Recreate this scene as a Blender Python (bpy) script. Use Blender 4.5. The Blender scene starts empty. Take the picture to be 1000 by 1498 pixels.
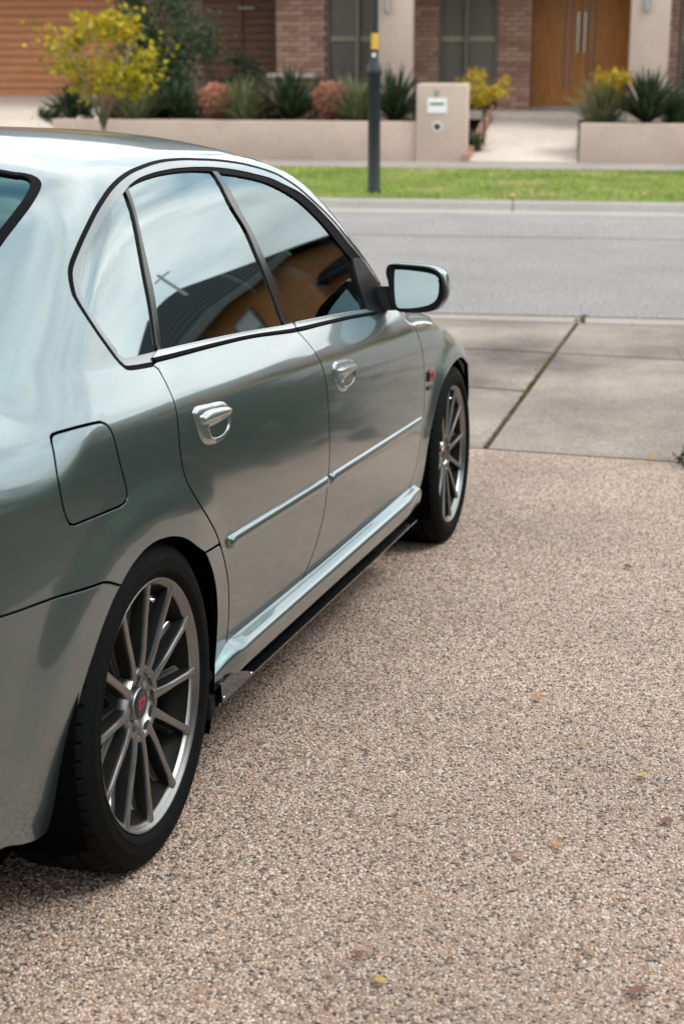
import bpy, bmesh, math, random
import numpy as np
from mathutils import Vector, Matrix
from mathutils.geometry import delaunay_2d_cdt
R = math.radians
scene = bpy.context.scene
# ------------------------------------------------------------------ camera
F_PX = 2289.7                       # focal length in pixels of a 1000 x 1498 picture
CAM_Z = 1.87                        # above the road
YAW, PITCH = R(-8.2), -math.atan(689.0 / F_PX)
cam = bpy.data.cameras.new('camera'); cam_o = bpy.data.objects.new('camera', cam)
scene.collection.objects.link(cam_o)
cam_o.location = (0, 0, CAM_Z)
cam_o.rotation_euler = (math.pi/2 + PITCH, 0, -YAW)
cam.sensor_fit = 'VERTICAL'; cam.sensor_height = 36.0; cam.sensor_width = 24.0
cam.lens = F_PX / 1498 * 36.0
cam.clip_start = .05; cam.clip_end = 2000
cam.dof.use_dof = True; cam.dof.focus_distance = 3.35; cam.dof.aperture_fstop = 5.0
scene.camera = cam_o
# ------------------------------------------------------------------ sky, sun, exposure
SUN_EL, SUN_AZ = R(58), R(110)      # azimuth clockwise from +Y
world = bpy.data.worlds.new('World'); scene.world = world; world.use_nodes = True
def build_world():
    nt = world.node_tree; N = nt.nodes; L = nt.links; N.clear()
    out = N.new('ShaderNodeOutputWorld'); bg = N.new('ShaderNodeBackground')
    bg.inputs['Strength'].default_value = .12
    sky = N.new('ShaderNodeTexSky'); sky.sky_type = 'NISHITA'; sky.sun_disc = False
    sky.sun_elevation = SUN_EL; sky.sun_rotation = SUN_AZ
    sky.air_density = 1.0; sky.dust_density = 2.0; sky.ozone_density = 1.0
    tc = N.new('ShaderNodeTexCoord'); mp = N.new('ShaderNodeMapping')
    mp.inputs['Scale'].default_value = (1.2, 1.2, 4.2); mp.inputs['Rotation'].default_value = (0, 0, .6)
    L.new(tc.outputs['Generated'], mp.inputs['Vector'])
    n1 = N.new('ShaderNodeTexNoise'); n1.inputs['Scale'].default_value = 1.7
    n1.inputs['Detail'].default_value = 7; n1.inputs['Roughness'].default_value = .56; n1.inputs['Distortion'].default_value = .35
    L.new(mp.outputs[0], n1.inputs['Vector'])
    cr = N.new('ShaderNodeValToRGB'); e = cr.color_ramp.elements
    e[0].position = .30; e[0].color = (.15, .15, .15, 1); e[1].position = .54; e[1].color = (1, 1, 1, 1)
    L.new(n1.outputs['Fac'], cr.inputs['Fac'])
    n2 = N.new('ShaderNodeTexNoise'); n2.inputs['Scale'].default_value = 2.6; n2.inputs['Detail'].default_value = 5
    L.new(mp.outputs[0], n2.inputs['Vector'])
    cc = N.new('ShaderNodeValToRGB'); e = cc.color_ramp.elements
    e[0].position = .30; e[0].color = (7.0, 7.2, 7.2, 1); e[1].position = .66; e[1].color = (15.5, 15.0, 14.4, 1)
    L.new(n2.outputs['Fac'], cc.inputs['Fac'])
    mul = N.new('ShaderNodeMix'); mul.data_type = 'RGBA'; mul.blend_type = 'MULTIPLY'; mul.inputs['Factor'].default_value = 1
    mul.inputs['B'].default_value = (1.35, 1.95, 1.85, 1)
    L.new(sky.outputs[0], mul.inputs['A'])
    mx = N.new('ShaderNodeMix'); mx.data_type = 'RGBA'
    L.new(cr.outputs[0], mx.inputs['Factor']); L.new(mul.outputs['Result'], mx.inputs['A']); L.new(cc.outputs[0], mx.inputs['B'])
    L.new(mx.outputs['Result'], bg.inputs['Color']); L.new(bg.outputs[0], out.inputs['Surface'])
build_world()
sun = bpy.data.lights.new('sun', 'SUN'); sun.energy = 1.2; sun.angle = R(20); sun.color = (1, .95, .88)
sun_o = bpy.data.objects.new('sun', sun); scene.collection.objects.link(sun_o)
_s = Vector((math.sin(SUN_AZ)*math.cos(SUN_EL), math.cos(SUN_AZ)*math.cos(SUN_EL), math.sin(SUN_EL)))
sun_o.rotation_euler = (-_s).to_track_quat('-Z', 'Y').to_euler(); sun_o.location = _s*50
vs = scene.view_settings
vs.view_transform = 'Standard'; vs.look = 'None'; vs.gamma = 1; vs.use_curve_mapping = False; vs.exposure = 0.55
scene.cycles.max_bounces = 10; scene.cycles.transparent_max_bounces = 12
scene.cycles.caustics_reflective = False; scene.cycles.caustics_refractive = False
scene.cycles.sample_clamp_indirect = 6.0
try:
    scene.cycles.use_denoising = True
except Exception: pass
# ------------------------------------------------------------------ helpers
rng = random.Random(7); nr = np.random.default_rng(11)
C = scene.collection
def tag(o, label=None, cat=None, group=None, kind=None):
    if label: o['label'] = label
    if cat: o['category'] = cat
    if group: o['group'] = group
    if kind: o['kind'] = kind
    return o
def empty(name, parent=None, loc=(0, 0, 0)):
    o = bpy.data.objects.new(name, None); C.objects.link(o); o.location = loc; o.parent = parent; o.empty_display_size = .1
    return o
def mk(name, V, Fc, mat, parent=None, normals=None, smooth=True, loc=None, dark=None):
    me = bpy.data.meshes.new(name)
    me.from_pydata([tuple(map(float, v)) for v in V], [], [tuple(map(int, f)) for f in Fc])
    me.validate(clean_customdata=False)
    for m in (mat if isinstance(mat, (list, tuple)) else [mat]): me.materials.append(m)
    if smooth: me.shade_smooth()
    else: me.shade_flat()
    if dark:  # panel edge returns coloured black to stand for shade in the gaps
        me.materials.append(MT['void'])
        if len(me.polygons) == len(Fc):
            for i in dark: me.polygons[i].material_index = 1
    if normals is not None and len(me.vertices) == len(normals):
        me.normals_split_custom_set_from_vertices([tuple(map(float, n)) for n in normals])
    me.update()
    o = bpy.data.objects.new(name, me); C.objects.link(o); o.parent = parent
    if loc is not None: o.location = loc
    return o
def inst(name, me, parent=None, loc=(0, 0, 0), rot=(0, 0, 0), scl=(1, 1, 1)):
    o = bpy.data.objects.new(name, me); C.objects.link(o); o.parent = parent
    o.location = loc; o.rotation_euler = rot; o.scale = scl
    return o
class MB:
    """collects shapes into one mesh"""
    def __init__(s): s.v = []; s.f = []
    def add(s, V, Fc):
        k = len(s.v); s.v += [tuple(p) for p in V]; s.f += [tuple(i+k for i in f) for f in Fc]; return s
    def box(s, c, d, rz=0, rx=0, ry=0):
        M = Matrix.Rotation(rz, 3, 'Z') @ Matrix.Rotation(rx, 3, 'X') @ Matrix.Rotation(ry, 3, 'Y'); c = Vector(c)
        V = [c + M @ Vector((d[0]*a/2, d[1]*b/2, d[2]*e/2)) for a in (-1, 1) for b in (-1, 1) for e in (-1, 1)]
        return s.add(V, [(0, 1, 3, 2), (4, 6, 7, 5), (0, 4, 5, 1), (2, 3, 7, 6), (0, 2, 6, 4), (1, 5, 7, 3)])
    def bbox(s, c, d, b=.006, rz=0):
        """box with chamfered edges"""
        bm = bmesh.new(); bmesh.ops.create_cube(bm, size=1)
        bmesh.ops.scale(bm, vec=d, verts=bm.verts)
        bmesh.ops.bevel(bm, geom=bm.edges[:], offset=min(b, min(d)*.45), segments=2, affect='EDGES', profile=.5)
        bmesh.ops.rotate(bm, cent=(0, 0, 0), matrix=Matrix.Rotation(rz, 3, 'Z'), verts=bm.verts)
        bmesh.ops.translate(bm, vec=c, verts=bm.verts)
        bm.verts.index_update()
        s.add([v.co[:] for v in bm.verts], [[v.index for v in f.verts] for f in bm.faces]); bm.free(); return s
    def prism(s, poly, z0, z1):
        n = len(poly); V = [(p[0], p[1], z0) for p in poly] + [(p[0], p[1], z1) for p in poly]
        return s.add(V, [tuple(range(n-1, -1, -1)), tuple(range(n, 2*n))] + [(i, (i+1) % n, n+(i+1) % n, n+i) for i in range(n)])
    def tube(s, pts, rad, seg=8, cap=True):
        pts = [Vector(p) for p in pts]; n = len(pts)
        rad = rad if isinstance(rad, (list, tuple)) else [rad]*n
        V = []; ref = Vector((.13, .27, .95))
        for i, p in enumerate(pts):
            d = (pts[min(i+1, n-1)] - pts[max(i-1, 0)]).normalized()
            a = d.cross(ref)
            if a.length < .05: a = d.cross(Vector((1, 0, 0)))
            a.normalize(); b = d.cross(a).normalized()
            V += [p + (a*math.cos(t) + b*math.sin(t))*rad[i] for t in [2*math.pi*k/seg for k in range(seg)]]
        Fc = [(i*seg+k, i*seg+(k+1) % seg, (i+1)*seg+(k+1) % seg, (i+1)*seg+k) for i in range(n-1) for k in range(seg)]
        if cap: Fc += [tuple(range(seg-1, -1, -1)), tuple(range((n-1)*seg, n*seg))]
        return s.add(V, Fc)
    def lathe(s, prof, seg=48, axis='z', c=(0, 0, 0), arc=None):
        """prof: (radius, height) pairs"""
        n = len(prof); V = []; full = arc is None; a0, a1 = arc or (0, 2*math.pi)
        m = seg if full else seg+1
        for k in range(m):
            t = a0 + (a1-a0)*k/seg
            for r_, h in prof:
                p = (r_*math.cos(t), r_*math.sin(t), h) if axis == 'z' else (h, r_*math.cos(t), r_*math.sin(t))
                V.append((p[0]+c[0], p[1]+c[1], p[2]+c[2]))
        Fc = []
        for k in range(seg):
            k2 = (k+1) % m
            for j in range(n-1): Fc.append((k*n+j, k2*n+j, k2*n+j+1, k*n+j+1))
        return s.add(V, Fc)
    def loft(s, rings, closed=True, cap=True):
        n = len(rings[0]); V = [p for r_ in rings for p in r_]
        m = n if closed else n-1
        Fc = [(i*n+k, i*n+(k+1) % n, (i+1)*n+(k+1) % n, (i+1)*n+k) for i in range(len(rings)-1) for k in range(m)]
        if cap and closed: Fc += [tuple(range(n-1, -1, -1)), tuple(range((len(rings)-1)*n, len(rings)*n))]
        return s.add(V, Fc)
    def build(s, name, mat, parent=None, smooth=False, angle=None, loc=None):
        o = mk(name, s.v, s.f, mat, parent, smooth=smooth, loc=loc)
        bm = bmesh.new(); bm.from_mesh(o.data); bmesh.ops.recalc_face_normals(bm, faces=bm.faces); bm.to_mesh(o.data); bm.free()
        if angle is not None:
            o.data.shade_smooth(); o.data.set_sharp_from_angle(angle=R(angle))
        return o
# ------------------------------------------------------------------ materials
def lin(r, g, b):
    f = lambda c: (c/255/12.92) if c/255 <= .04045 else ((c/255+.055)/1.055)**2.4
    return (f(r), f(g), f(b), 1)
def pmat(name, col, rough=.6, metal=0., noise=None, bump=None, coat=0., spec=.5, emit=None, ior=None):
    """principled material; noise=(scale, amount, detail) shifts the colour, bump=(scale, strength, dist)"""
    m = bpy.data.materials.new(name); m.use_nodes = True; nt = m.node_tree; b = nt.nodes['Principled BSDF']
    col = tuple(col)[:3] + (1,)
    b.inputs['Base Color'].default_value = col; b.inputs['Roughness'].default_value = rough; b.inputs['Metallic'].default_value = metal
    b.inputs['Coat Weight'].default_value = coat; b.inputs['Coat Roughness'].default_value = .03; b.inputs['Specular IOR Level'].default_value = spec
    if ior: b.inputs['IOR'].default_value = ior
    tc = nt.nodes.new('ShaderNodeTexCoord')
    if noise:
        n = nt.nodes.new('ShaderNodeTexNoise'); n.inputs['Scale'].default_value = noise[0]; n.inputs['Detail'].default_value = noise[2] if len(noise) > 2 else 4
        n.inputs['Roughness'].default_value = .6
        nt.links.new(tc.outputs['Object'], n.inputs['Vector'])
        cr = nt.nodes.new('ShaderNodeValToRGB'); e = cr.color_ramp.elements; a = noise[1]
        e[0].position = .3; e[0].color = tuple(c*(1-a) for c in col[:3]) + (1,); e[1].position = .7; e[1].color = tuple(min(1, c*(1+a)) for c in col[:3]) + (1,)
        nt.links.new(n.outputs['Fac'], cr.inputs['Fac']); nt.links.new(cr.outputs[0], b.inputs['Base Color'])
    if bump:
        n = nt.nodes.new('ShaderNodeTexNoise'); n.inputs['Scale'].default_value = bump[0]; n.inputs['Detail'].default_value = 4
        nt.links.new(tc.outputs['Object'], n.inputs['Vector'])
        bp = nt.nodes.new('ShaderNodeBump'); bp.inputs['Strength'].default_value = bump[1]; bp.inputs['Distance'].default_value = bump[2]
        nt.links.new(n.outputs['Fac'], bp.inputs['Height']); nt.links.new(bp.outputs[0], b.inputs['Normal'])
    return m
def nodes(m): return m.node_tree.nodes, m.node_tree.links, m.node_tree.nodes['Principled BSDF']
def ramp(N, stops):
    cr = N.new('ShaderNodeValToRGB'); e = cr.color_ramp.elements
    while len(e) < len(stops): e.new(.5)
    for k, (p, c) in enumerate(stops): e[k].position = p; e[k].color = tuple(c)[:3] + (1,)
    return cr
def glass_mat(name, tint, ior, rough=.0, film=(.80, .95, .98), body=(.01, .012, .013)):
    m = bpy.data.materials.new(name); m.use_nodes = True; nt = m.node_tree; N = nt.nodes; L = nt.links; N.clear()
    out = N.new('ShaderNodeOutputMaterial'); tr = N.new('ShaderNodeBsdfTransparent'); tr.inputs[0].default_value = tint + (1,)
    gl = N.new('ShaderNodeBsdfGlossy'); gl.inputs['Roughness'].default_value = rough; gl.inputs['Color'].default_value = film + (1,)
    fr = N.new('ShaderNodeFresnel'); fr.inputs['IOR'].default_value = ior
    mx = N.new('ShaderNodeMixShader'); L.new(fr.outputs[0], mx.inputs[0]); L.new(tr.outputs[0], mx.inputs[1]); L.new(gl.outputs[0], mx.inputs[2])
    L.new(mx.outputs[0], out.inputs['Surface']); return m
MT = {}
def make_paint():
    m = pmat('silver_green_paint', (.165, .238, .255), rough=.30, metal=.92, coat=1.0)
    N, L, b = nodes(m)
    b.inputs['Coat IOR'].default_value = 1.6
    tc = N['Texture Coordinate']
    v = N.new('ShaderNodeTexVoronoi'); v.inputs['Scale'].default_value = 900
    L.new(tc.outputs['Object'], v.inputs['Vector'])
    cr = ramp(N, [(0, (.148, .212, .230)), (1, (.195, .268, .284))]); L.new(v.outputs['Color'], cr.inputs['Fac']); L.new(cr.outputs[0], b.inputs['Base Color'])
    n = N.new('ShaderNodeTexNoise'); n.inputs['Scale'].default_value = 420; n.inputs['Detail'].default_value = 1
    L.new(tc.outputs['Object'], n.inputs['Vector'])
    bp = N.new('ShaderNodeBump'); bp.inputs['Strength'].default_value = .05; bp.inputs['Distance'].default_value = .0004
    L.new(n.outputs['Fac'], bp.inputs['Height']); L.new(bp.outputs[0], b.inputs['Coat Normal'])
    return m
MT['paint'] = make_paint()
MT['black'] = pmat('black_plastic', (.004, .005, .006), .45, spec=.15)
MT['void'] = pmat('inner_black_and_gap_shade', (.003, .003, .0035), 1., spec=.0)  # black of inner parts, also the shade painted into panel gaps
MT['gloss_black'] = pmat('gloss_black', (.004, .005, .006), .08, coat=.6)
MT['pillar'] = pmat('pillar_black', (.004, .005, .006), .16, spec=.35)
MT['rubber'] = pmat('window_rubber', (.003, .0035, .004), .7, spec=.05)
MT['trim'] = pmat('satin_trim', (.22, .255, .26), .22, metal=.9, coat=.4)
MT['chrome'] = pmat('bright_trim', (.66, .70, .70), .14, metal=1.0)
MT['belt'] = pmat('belt_ledge', (.46, .50, .505), .2, metal=.95)
MT['glass'] = glass_mat('tinted_glass', (.15, .19, .20), 3.9)
MT['clear'] = glass_mat('light_tinted_glass', (.58, .64, .65), 2.4)
MT['rear_glass'] = glass_mat('rear_tinted_glass', (.05, .16, .18), 1.9, film=(.45, .85, .90))
MT['mirror'] = pmat('mirror_silver', (.19, .24, .25), .0, metal=1.0)
MT['seat'] = pmat('dark_seat_cloth', (.018, .019, .021), .85, noise=(30, .3))
MT['dash'] = pmat('grey_dashboard', (.03, .032, .034), .6)
MT['airbag'] = pmat('pale_wheel_boss', (.45, .52, .54), .28)
MT['liner'] = pmat('roof_lining', (.10, .10, .098), .9)
MT['red_lens'] = pmat('red_lens', (.45, .012, .012), .08, coat=1)
MT['clear_lens'] = pmat('clear_lens', (.62, .64, .64), .08, coat=1)
MT['amber_lens'] = pmat('amber_lens', (.50, .42, .36), .12, coat=1)
def make_rim():
    m = pmat('gunmetal_alloy', (.29, .292, .29), .34, metal=1.0, noise=(9, .06, 2)); return m
MT['rim'] = make_rim()
MT['steel'] = pmat('brake_steel', (.10, .095, .09), .4, metal=1.0, bump=(90, .2, .002))
MT['caliper'] = pmat('dark_caliper', (.05, .05, .052), .45, metal=.4)
MT['dark_metal'] = pmat('dark_hub_metal', (.16, .155, .15), .35, metal=1.0)
MT['tyre'] = pmat('tyre_rubber', (.0045, .005, .0056), .75, noise=(60, .25), bump=(260, .12, .001), spec=.08)
MT['badge_red'] = pmat('pink_red_badge', (.36, .020, .055), .3, coat=.3)
MT['badge_black'] = pmat('badge_black', (.012, .012, .013), .25)

# ------------------------------------------------------------------ car body surface (car frame: x right, y forward from the rear axle, z up)
def spl(xs,ys):
    """C1 monotone-ish cubic (Catmull / pchip) interpolation"""
    xs=np.array(xs,float);ys=np.array(ys,float)
    h=np.diff(xs);d=np.diff(ys)/h
    m=np.zeros(len(xs))
    for i in range(1,len(xs)-1):
        if d[i-1]*d[i]>0:
            w1=2*h[i]+h[i-1];w2=h[i]+2*h[i-1]
            m[i]=(w1+w2)/(w1/d[i-1]+w2/d[i])
    m[0]=d[0];m[-1]=d[-1]
    def f(x):
        x=np.asarray(x,float);i=np.clip(np.searchsorted(xs,x)-1,0,len(xs)-2)
        t=(x-xs[i])/h[i];tc=np.clip(t,0,1)
        a=ys[i];b=ys[i+1]
        v=(2*tc**3-3*tc**2+1)*a+(tc**3-2*tc**2+tc)*h[i]*m[i]+(-2*tc**3+3*tc**2)*b+(tc**3-tc**2)*h[i]*m[i+1]
        v=v+np.where(t<0,t*h[i]*m[0],0)+np.where(t>1,(t-1)*h[i]*m[-1],0)
        return v
    return f
def sm(a,b,x):
    t=np.clip((x-a)/(b-a),0,1);return t*t*(3-2*t)
# plan: how far the widest line is set in, along the car
PLAN=spl([-1.02,-.9,-.75,-.5,-.2,.3,1.2,2.0,2.6,3.0,3.25,3.42,3.55],[.30,.155,.082,.036,.016,.004,0,.003,.012,.036,.09,.18,.33])
# section half width against height (relative to z of belt line)
ZB=[.08,.16,.27,.40,.53,.65,.74,.80,.828,.845,.862,.885,.925,.95]
XB=[.74,.80,.836,.852,.861,.864,.8615,.8570,.8530,.8470,.8372,.8225,.7965,.786]
BODY=spl(ZB,XB)
BELT=spl([-1,.0,.9,1.65,2.4,3.4],[.02,.008,-.012,-.036,-.05,-.12])  # belt line height change along the car
ZBELT=.925
def g(y,z):
    zz=z-BELT(y)*sm(.45,.86,z)
    low=BODY(np.minimum(zz,ZBELT+.02))
    t=np.maximum(zz-(ZBELT+.015),0)
    # greenhouse leans in, slightly barrelled
    up=-(.36*t+.22*t*t)
    w=sm(ZBELT-.02,ZBELT+.05,zz)
    x=np.where(zz>ZBELT+.015,BODY(ZBELT+.015)+up,low)
    pl=PLAN(y)
    # the cabin narrows more to the rear
    cab=.05*np.clip((.35-y)/1.0,0,1)**2*sm(.9,1.25,zz)
    # wheel arch flares
    fl=0
    for yc,ry,rz,am in ((.005,.365,.312,.011),(2.672,.365,.318,.017)):
        e=np.sqrt(((y-yc)/ry)**2+((np.maximum(z,.22)-.300)/rz)**2)
        fl=fl+am*(1-sm(1.12,1.45,e))*(sm(.26,.50,z)*(1-.85*sm(.16,.40,y-yc)) if yc<1 else sm(.15,.35,z)*(1-.6*sm(.2,.45,yc-y)))
    return x-pl-cab+fl
# centre-line top profile
TOP=spl([-1.05,-.98,-.80,-.60,-.48,-.30,-.10,.10,.28,.55,.90,1.20,1.40,1.56,1.68,1.80,1.96,2.14,2.32,2.42,2.7,3.0,3.3,3.5],
        [.90,.965,.985,1.00,1.02,1.10,1.20,1.287,1.332,1.357,1.370,1.372,1.364,1.350,1.328,1.287,1.202,1.080,.955,.925,.878,.80,.71,.62])
def r(x,y):
    c=.36*sm(1.2,2.2,y)-.22*sm(.4,-.5,y)
    yy=y+c*x*x*(1)
    return TOP(yy)-.115*x*x*sm(-.9,-.3,y)*sm(2.5,1.6,y)-.05*x*x-.10*x**4
def F(x,y,z):
    a=x-g(y,z); b=(z-r(x,y))*.9
    k=.08-.042*sm(1.25,1.7,y)+.03*sm(2.2,2.6,y)
    h=np.clip(.5+.5*(a-b)/k,0,1)
    return b+(a-b)*h+k*h*(1-h)
ZC=.75
def at(y,th):
    y=np.asarray(y,float);th=np.asarray(th,float)
    lo=np.zeros_like(y)+.05;hi=np.zeros_like(y)+1.6
    c,s=np.cos(th),np.sin(th)
    for _ in range(34):
        m=.5*(lo+hi);v=F(m*c,y,ZC+m*s)>0
        hi=np.where(v,m,hi);lo=np.where(v,lo,m)
    m=.5*(lo+hi);return np.stack([m*c,y,ZC+m*s],-1)
def nrm(p):
    e=1e-4;x,y,z=p[...,0],p[...,1],p[...,2]
    n=np.stack([F(x+e,y,z)-F(x-e,y,z),F(x,y+e,z)-F(x,y-e,z),F(x,y,z+e)-F(x,y,z-e)],-1)
    return n/np.linalg.norm(n,axis=-1,keepdims=True)
def th_of(y,z):
    """angle for side point given height (side zone)"""
    y=np.asarray(y,float);z=np.asarray(z,float)
    lo=np.full_like(y,-1.2);hi=np.full_like(y,1.57)
    for _ in range(40):
        m=.5*(lo+hi);v=at(y,m)[...,2]>z
        hi=np.where(v,m,hi);lo=np.where(v,lo,m)
    return .5*(lo+hi)
# ------------------------------------------------------------------ panels cut out of the body surface
SV = .86                             # metres per radian of section angle, for meshing
def A(*pts): return [tuple(p) for p in pts]
_TH = np.linspace(-1.15, math.pi/2, 900)
def Z(y, z):
    """point of the side surface at height z"""
    q = at(np.full(900, float(y)), _TH); k = int(np.argmax(q[:, 2]))
    return (y, float(np.interp(z, q[:k+1, 2], _TH[:k+1])))
def XT(y, x):
    """point of the upper surface at half width x"""
    q = at(np.full(900, float(y)), _TH); k = int(np.argmax(q[:, 0]))
    return (y, float(np.interp(-x, -q[k:, 0], _TH[k:])))
def smooth_line(pts, step=.012, closed=False):
    """Catmull-Rom through the points in (y, v), then even resampling; corners sharper than 50 degrees stay"""
    P = np.array([(a, b*SV) for a, b in pts]); n = len(P); out = []
    def corner(i):
        if not closed and i in (0, n-1): return True
        a = P[i]-P[(i-1) % n]; b = P[(i+1) % n]-P[i]
        return (a@b) < .64*np.linalg.norm(a)*np.linalg.norm(b)
    m = n if closed else n-1
    for i in range(m):
        p1, p2 = P[i], P[(i+1) % n]
        p0 = P[(i-1) % n] if not corner(i) else 2*p1-p2
        p3 = P[(i+2) % n] if not corner((i+1) % n) else 2*p2-p1
        k = max(1, int(np.linalg.norm(p2-p1)/step))
        for j in range(k):
            t = j/k
            out.append(.5*((2*p1)+(-p0+p2)*t+(2*p0-5*p1+4*p2-p3)*t*t+(-p0+3*p1-3*p2+p3)*t**3))
    if not closed: out.append(P[-1])
    return [(a, b/SV) for a, b in out]
def offset_poly(P, d):
    """inset a closed polygon (n,2) by d"""
    n = len(P); a = .5*np.sum(P[:, 0]*np.roll(P[:, 1], -1)-np.roll(P[:, 0], -1)*P[:, 1]); s = 1 if a > 0 else -1
    e = np.roll(P, -1, 0)-P; e /= np.linalg.norm(e, axis=1)[:, None]+1e-12
    nn = np.stack([-e[:, 1], e[:, 0]], 1)*s
    m = nn+np.roll(nn, 1, 0); l = np.linalg.norm(m, axis=1)[:, None]; m = m/np.maximum(l, .5)
    k = 1/np.maximum(np.sum(m*nn, 1), .5)
    return P+m*(d*k)[:, None]
def inside(pts, poly):
    x, y = pts[:, 0], pts[:, 1]; c = np.zeros(len(pts), bool); n = len(poly)
    for i in range(n):
        x0, y0 = poly[i]; x1, y1 = poly[(i+1) % n]
        if y0 == y1: continue
        k = ((y0 > y) != (y1 > y)); c ^= k & (x < (x1-x0)*(y-y0)/(y1-y0)+x0)
    return c
def near(pts, poly, d):
    k = np.zeros(len(pts), bool)
    for i in range(len(poly)):
        a = poly[i]; b = poly[(i+1) % len(poly)]
        lo = np.minimum(a, b)-d; hi = np.maximum(a, b)+d
        idx = np.where(np.all((pts > lo) & (pts < hi), axis=1))[0]
        if len(idx) == 0: continue
        e = b-a; L2 = e@e+1e-15; t = np.clip((pts[idx]-a)@e/L2, 0, 1)
        k[idx] |= np.linalg.norm(pts[idx]-a-t[:, None]*e, axis=1) < d
    return k
def patch(outer, holes=(), h=.02, inset=.0031, flange=.016, off=0., round_=.0008, dome=0., dome_w=.012, pane=False):
    """mesh of a piece of the body surface bounded by (y, angle) outlines -> V, F, N"""
    loops = []
    for k, lp in enumerate([outer]+list(holes)):
        P = np.array([(a, b*SV) for a, b in lp]); keep = np.linalg.norm(P-np.roll(P, 1, 0), axis=1) > 1e-5; P = P[keep]
        Q = offset_poly(P, inset if k == 0 else -inset) if inset else P.copy()
        top = P[:, 1] > (math.pi/2-1e-4)*SV
        Q[top, 1] = math.pi/2*SV
        loops.append((Q, top))
    polys = [l[0] for l in loops]
    lo = polys[0].min(0); hi = polys[0].max(0); rows = int((hi[1]-lo[1])/(h*.87))+1; cols = int((hi[0]-lo[0])/h)+1
    gy, gx = np.mgrid[0:rows, 0:cols]
    G = np.stack([lo[0]+(gx+.5*(gy % 2))*h, lo[1]+(gy+.5)*h*.87], -1).reshape(-1, 2)
    ok = inside(G, polys[0])
    for q in polys[1:]: ok &= ~inside(G, q)
    G = G[ok]
    for q in polys: G = G[~near(G, q, h*.55)]
    pts = []; edges = []
    for q in polys:
        k = len(pts); n = len(q); pts += [Vector(p) for p in q]; edges += [(k+i, k+(i+1) % n) for i in range(n)]
    pts += [Vector(p) for p in G]
    v2, e2, f2, _, _, _ = delaunay_2d_cdt(pts, edges, [], 0, 1e-7)
    V2 = np.array([(p[0], p[1]) for p in v2]); T = np.array([f for f in f2 if len(f) == 3])
    cen = V2[T].mean(1); ok = inside(cen, polys[0])
    for q in polys[1:]: ok &= ~inside(cen, q)
    T = T[ok]
    a = V2[T]; ar = (a[:, 1, 0]-a[:, 0, 0])*(a[:, 2, 1]-a[:, 0, 1])-(a[:, 2, 0]-a[:, 0, 0])*(a[:, 1, 1]-a[:, 0, 1])
    T = T[np.abs(ar) > 1e-10]
    S = at(V2[:, 0], V2[:, 1]/SV); Nn = nrm(S)
    if pane:   # glass keeps the lean of the cabin side right down to the belt
        zc = np.maximum(S[:, 2], .99+BELT(S[:, 1])); Nn = nrm(np.stack([g(S[:, 1], zc), S[:, 1], zc], 1))
    S = S-Nn*off
    if dome:
        dm = np.full(len(V2), 9.)
        for q in polys:
            for i in range(len(q)):
                a, e = q[i], q[(i+1) % len(q)]-q[i]; t = np.clip((V2-a) @ e/(e @ e+1e-15), 0, 1); dm = np.minimum(dm, np.linalg.norm(V2-a-t[:, None]*e, axis=1))
        S = S+Nn*(dome*np.sqrt(1-(1-np.minimum(dm/dome_w, 1))**2))[:, None]
    V = list(S); NN = list(Nn); Fc = []; dark = []
    for t in T:
        p = S[t]; n = np.cross(p[1]-p[0], p[2]-p[0])
        Fc.append(tuple(t) if n @ Nn[t].sum(0) > 0 else (t[0], t[2], t[1]))
    if flange:
        for k, (q, top) in enumerate(loops):
            n = len(q); B = at(q[:, 0], q[:, 1]/SV); bn = nrm(B); B = B-bn*off
            tan = np.roll(B, -1, 0)-np.roll(B, 1, 0); tan /= np.linalg.norm(tan, axis=1)[:, None]+1e-12
            out = np.cross(tan, bn)
            cc = B.mean(0)
            # outward = away from the sheet: test in 2-D
            area = .5*np.sum(q[:, 0]*np.roll(q[:, 1], -1)-np.roll(q[:, 0], -1)*q[:, 1])
            s = (1 if area > 0 else -1)*(1 if k == 0 else -1)
            e2_ = np.roll(q, -1, 0)-np.roll(q, 1, 0); o2 = np.stack([e2_[:, 1], -e2_[:, 0]], 1)*s
            B2 = at(q[:, 0]+1e-3*o2[:, 0]/(np.linalg.norm(o2, axis=1)+1e-12), (q[:, 1]+1e-3*o2[:, 1]/(np.linalg.norm(o2, axis=1)+1e-12))/SV)
            sg = np.sign(np.sum(out*(B2-at(q[:, 0], q[:, 1]/SV)), 1)); out = out*np.where(sg == 0, 1, sg)[:, None]
            rings = [(B, bn), (B-bn*round_*.35+out*round_*.7, (bn*.6+out*.8)), (B-bn*round_*1.2+out*round_, out), (B-bn*flange+out*round_, out)]
            base = len(V)
            for P_, n_ in rings: V += list(P_); NN += list(n_/np.linalg.norm(n_, axis=1)[:, None])
            for i in range(n):
                j = (i+1) % n
                if top[i] and top[j]: continue
                for r_ in range(3):
                    a_, b_, c_, d_ = base+r_*n+i, base+r_*n+j, base+(r_+1)*n+j, base+(r_+1)*n+i
                    nf = np.cross(V[b_]-V[a_], V[d_]-V[a_])
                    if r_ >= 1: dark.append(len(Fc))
                    Fc.append((a_, b_, c_, d_) if nf @ (NN[a_]+NN[d_]) > 0 else (d_, c_, b_, a_))
    return np.array(V), Fc, np.array(NN), dark
MIR = np.array([-1., 1., 1.])
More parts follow.
